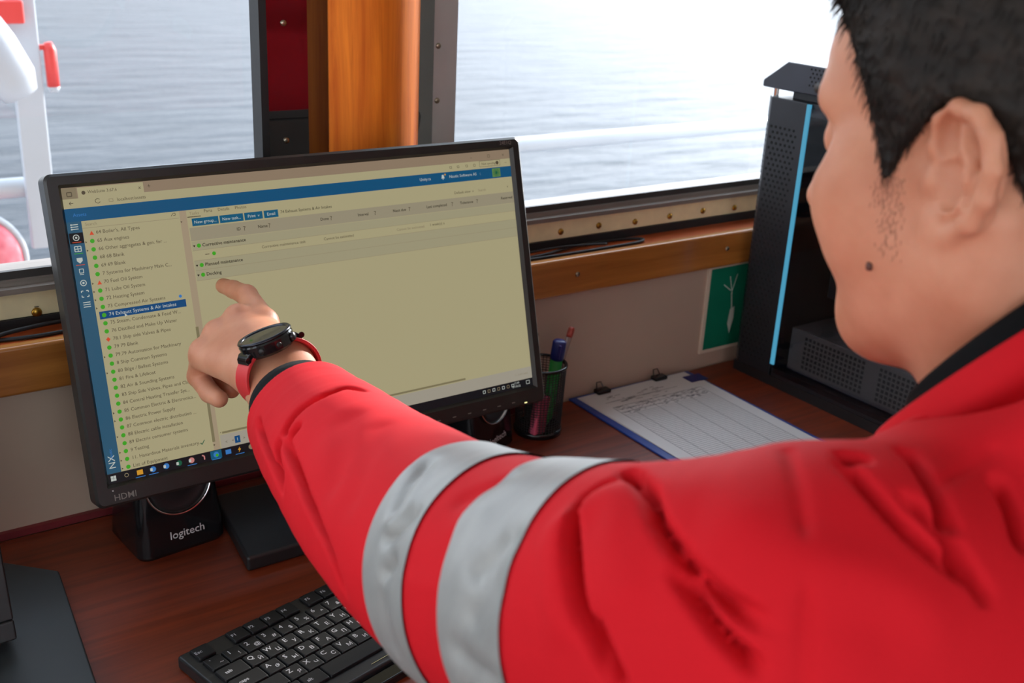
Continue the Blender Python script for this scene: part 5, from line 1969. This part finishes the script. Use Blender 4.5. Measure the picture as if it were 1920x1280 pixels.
cw = Vector((0, 0, -0.0290))        # wrist centre below the case, in the watch frame
rings = []
for i in range(41):
    t = math.radians(122 + (418 - 122) * i / 40)      # round the wrist from one lug to the other
    e = Vector((math.cos(t), 0, math.sin(t)))
    c = cw + Vector((0.0345 * math.cos(t), 0, 0.0285 * math.sin(t)))
    c.z = min(c.z, -0.004)
    if abs(c.z + 0.004) < 1e-6:
        c.x = max(min(c.x, 0.0295), -0.0295)
    hw = 0.0115
    rings.append([WF @ (c + e * 0.0016 + Vector((0, hw, 0))), WF @ (c + e * 0.0016 + Vector((0, -hw, 0))), WF @ (c - e * 0.0014 + Vector((0, -hw, 0))), WF @ (c - e * 0.0014 + Vector((0, hw, 0)))])
MB().loft(rings).build('strap', M_strap, watch, bevel=0.0008)

# nail, mole
mo = hv[np.argmin(np.linalg.norm(hv - to_world(np.array([[-0.0655, 0.047, -0.0445]])), axis=1))]
MB().lathe([(0.0001, -0.001), (0.0026, -0.001), (0.0024, 0.0005), (0.0001, 0.0010)], 14, Matrix.Translation(mo) @ Vector((-0.85, 0.35, -0.1)).to_track_quat('Z', 'Y').to_matrix().to_4x4()).build('mole', mat('mole_brown', srgb(92, 56, 46), rough=0.6, var=0.1), body, smooth=True)


# ------------------------------------------------------------------ colleague standing behind, seen mirrored in the window frame
CO = np.array([1.10, -0.30, 0.0])
CYAW = math.radians(18)
CR = np.array([[math.cos(CYAW), -math.sin(CYAW), 0], [math.sin(CYAW), math.cos(CYAW), 0], [0, 0, 1]])
mate = thing('person', (CO[0], CO[1], ZF), 'colleague in red jacket and black trousers mirrored in the black window frame', 'person')


def mate_w(v):
    return v @ CR.T + CO


def mate_jacket(P):
    Q = P.copy()
    Q[:, 0] = np.abs(Q[:, 0])
    d = sd_cap(Q, (0.0, 0.0, 0.02), (0.15, -0.01, -0.02), 0.075, 0.072)
    d = smin(d, sd_cap(Q, (0.0, 0.01, -0.16), (0.09, 0.01, -0.16), 0.125), 0.06)
    d = smin(d, sd_cap(Q, (0.0, 0.01, -0.42), (0.07, 0.01, -0.42), 0.12), 0.07)
    d = smin(d, sd_cap(Q, (0.195, -0.01, -0.03), (0.245, -0.03, -0.30), 0.066, 0.056), 0.03)
    d = smin(d, sd_cap(Q, (0.245, -0.03, -0.30), (0.235, 0.06, -0.53), 0.056, 0.044), 0.02)
    d = smin(d, sd_cap(P, (0, 0.0, 0.03), (0, 0.015, 0.105), 0.072, 0.064), 0.03)
    d = np.maximum(d, -0.545 - P[:, 2])
    return d + 0.003 * noise3(P, 12, 6)


def mate_legs(P):
    Q = P.copy()
    Q[:, 0] = np.abs(Q[:, 0])
    d = sd_cap(Q, (0.0, 0.0, -0.52), (0.07, 0.0, -0.54), 0.108)
    d = smin(d, sd_cap(Q, (0.085, 0.0, -0.58), (0.105, 0.01, -0.95), 0.088, 0.064), 0.03)
    return smin(d, sd_cap(Q, (0.105, 0.01, -0.95), (0.11, -0.01, -1.32), 0.064, 0.05), 0.02)


def mate_body(P):
    Q = P.copy()
    Q[:, 0] = np.abs(Q[:, 0])
    d = sd_ell(Q, (0.236, 0.085, -0.60), (0.018, 0.030, 0.045))
    for k in range(4):
        y = 0.062 + 0.016 * k
        d = smin(d, sd_cap(Q, (0.236, y, -0.63), (0.231, y + 0.004, -0.668 - 0.006 * (k in (1, 2))), 0.0085, 0.0075), 0.004)
        d = smin(d, sd_cap(Q, (0.231, y + 0.004, -0.668 - 0.006 * (k in (1, 2))), (0.221, y + 0.002, -0.69), 0.0075, 0.0065), 0.003)
    d = smin(d, sd_cap(Q, (0.232, 0.108, -0.585), (0.222, 0.128, -0.625), 0.011, 0.0085), 0.008)
    d = smin(d, sd_cap(Q, (0.235, 0.06, -0.53), (0.236, 0.08, -0.585), 0.026, 0.022), 0.01)
    d = smin(d, sd_cap(P, (0, -0.01, 0.02), (0, 0.02, 0.14), 0.052), 0.02)
    return d


hl = (hv - HT) @ HM                      # head in its own frame
hsel = hl + np.array([0, 0.035, 0.245])
bv1, bf1 = surface(mate_body, (-0.29, -0.08, -0.72), (0.29, 0.16, 0.20), 0.006)
np_mesh('body', mate_w(np.concatenate([hsel, bv1])), np.concatenate([hf, bf1 + len(hsel)]), M_skin, mate)
np_mesh('hair', mate_w(rv + np.array([0, 0.035, 0.245])), rf, M_hair, mate)
mv, mf = surface(mate_jacket, (-0.34, -0.18, -0.60), (0.34, 0.20, 0.19), 0.010)
np_mesh('jacket', mate_w(mv), mf, M_red, mate)
mv, mf = surface(mate_legs, (-0.24, -0.16, -1.38), (0.24, 0.16, -0.38), 0.010)
np_mesh('trousers', mate_w(mv), mf, mat('black_trouser_fabric', (0.012, 0.012, 0.014), rough=0.85, var=0.1), mate)
for sx in (-1, 1):
    def mboot(P, sx=sx):
        d = sd_cap(P, (sx * 0.11, -0.01, -1.28), (sx * 0.11, -0.01, -1.34), 0.056, 0.048)
        d = smin(d, sd_cap(P, (sx * 0.11, -0.02, -1.35), (sx * 0.12, 0.13, -1.36), 0.044, 0.040), 0.03)
        return np.maximum(d, -1.396 - P[:, 2])
    mv, mf = surface(mboot, (sx * 0.11 - 0.09, -0.10, -1.42), (sx * 0.11 + 0.09, 0.20, -1.20), 0.008)
    np_mesh('boot', mate_w(mv), mf, M_black, mate)

# ------------------------------------------------------------------ lower body and stool (below the desk edge)
def legs_sdf(P):
    d = sd_cap(P, (0.46, 0.0, -0.86), (0.60, 0.0, -0.86), 0.115)
    for sx in (-1, 1):
        hx, kx = 0.53 + sx * 0.085, 0.53 + sx * 0.11
        d = smin(d, sd_cap(P, (hx, 0.02, -0.87), (kx, 0.43, -0.85), 0.085, 0.062), 0.04)
        d = smin(d, sd_cap(P, (kx, 0.43, -0.85), (kx, 0.40, -1.28), 0.062, 0.050), 0.02)
    return d + 0.002 * noise3(P, 16, 4)


lv, lf = surface(legs_sdf, (0.28, -0.16, -1.35), (0.78, 0.53, -0.72), 0.009)
tag(np_mesh('trousers', lv, lf, mat('red_trouser_fabric', srgb(190, 24, 34), rough=0.8, var=0.06, vscale=8), person), 'red work trousers')
for sx in (-1, 1):
    bx = 0.53 + sx * 0.11

    def boot_sdf(P, bx=bx):
        d = sd_cap(P, (bx, 0.395, -1.27), (bx, 0.395, -1.33), 0.056, 0.048)
        d = smin(d, sd_cap(P, (bx, 0.38, -1.345), (bx, 0.53, -1.355), 0.046, 0.042), 0.03)
        return np.maximum(d, -1.396 - P[:, 2])
    bv_, bf_ = surface(boot_sdf, (bx - 0.08, 0.30, -1.42), (bx + 0.08, 0.60, -1.19), 0.007)
    np_mesh('boot', bv_, bf_, M_black, person)
stool = thing('stool', (0.53, 0.0, ZF), 'round black stool under the man in the red jacket', 'stool')
MB().lathe([(0.0001, -1.06), (0.17, -1.06), (0.19, -1.045), (0.19, -1.015), (0.175, -0.99), (0.0001, -0.985)], 36, Matrix.Translation((0.53, 0.0, 0))).build('seat', M_black, stool, smooth=True)
MB().tube([(0.53, 0.0, -1.0605), (0.53, 0.0, -1.34)], 0.025, 14).build('column', M_chrome, stool, smooth=True)
for k in range(5):
    a = 2 * math.pi * k / 5
    MB().tube([(0.53, 0.0, -1.335), (0.53 + 0.23 * math.cos(a), 0.23 * math.sin(a), -1.38)], [0.018, 0.015], 10).build('leg', M_black, stool)
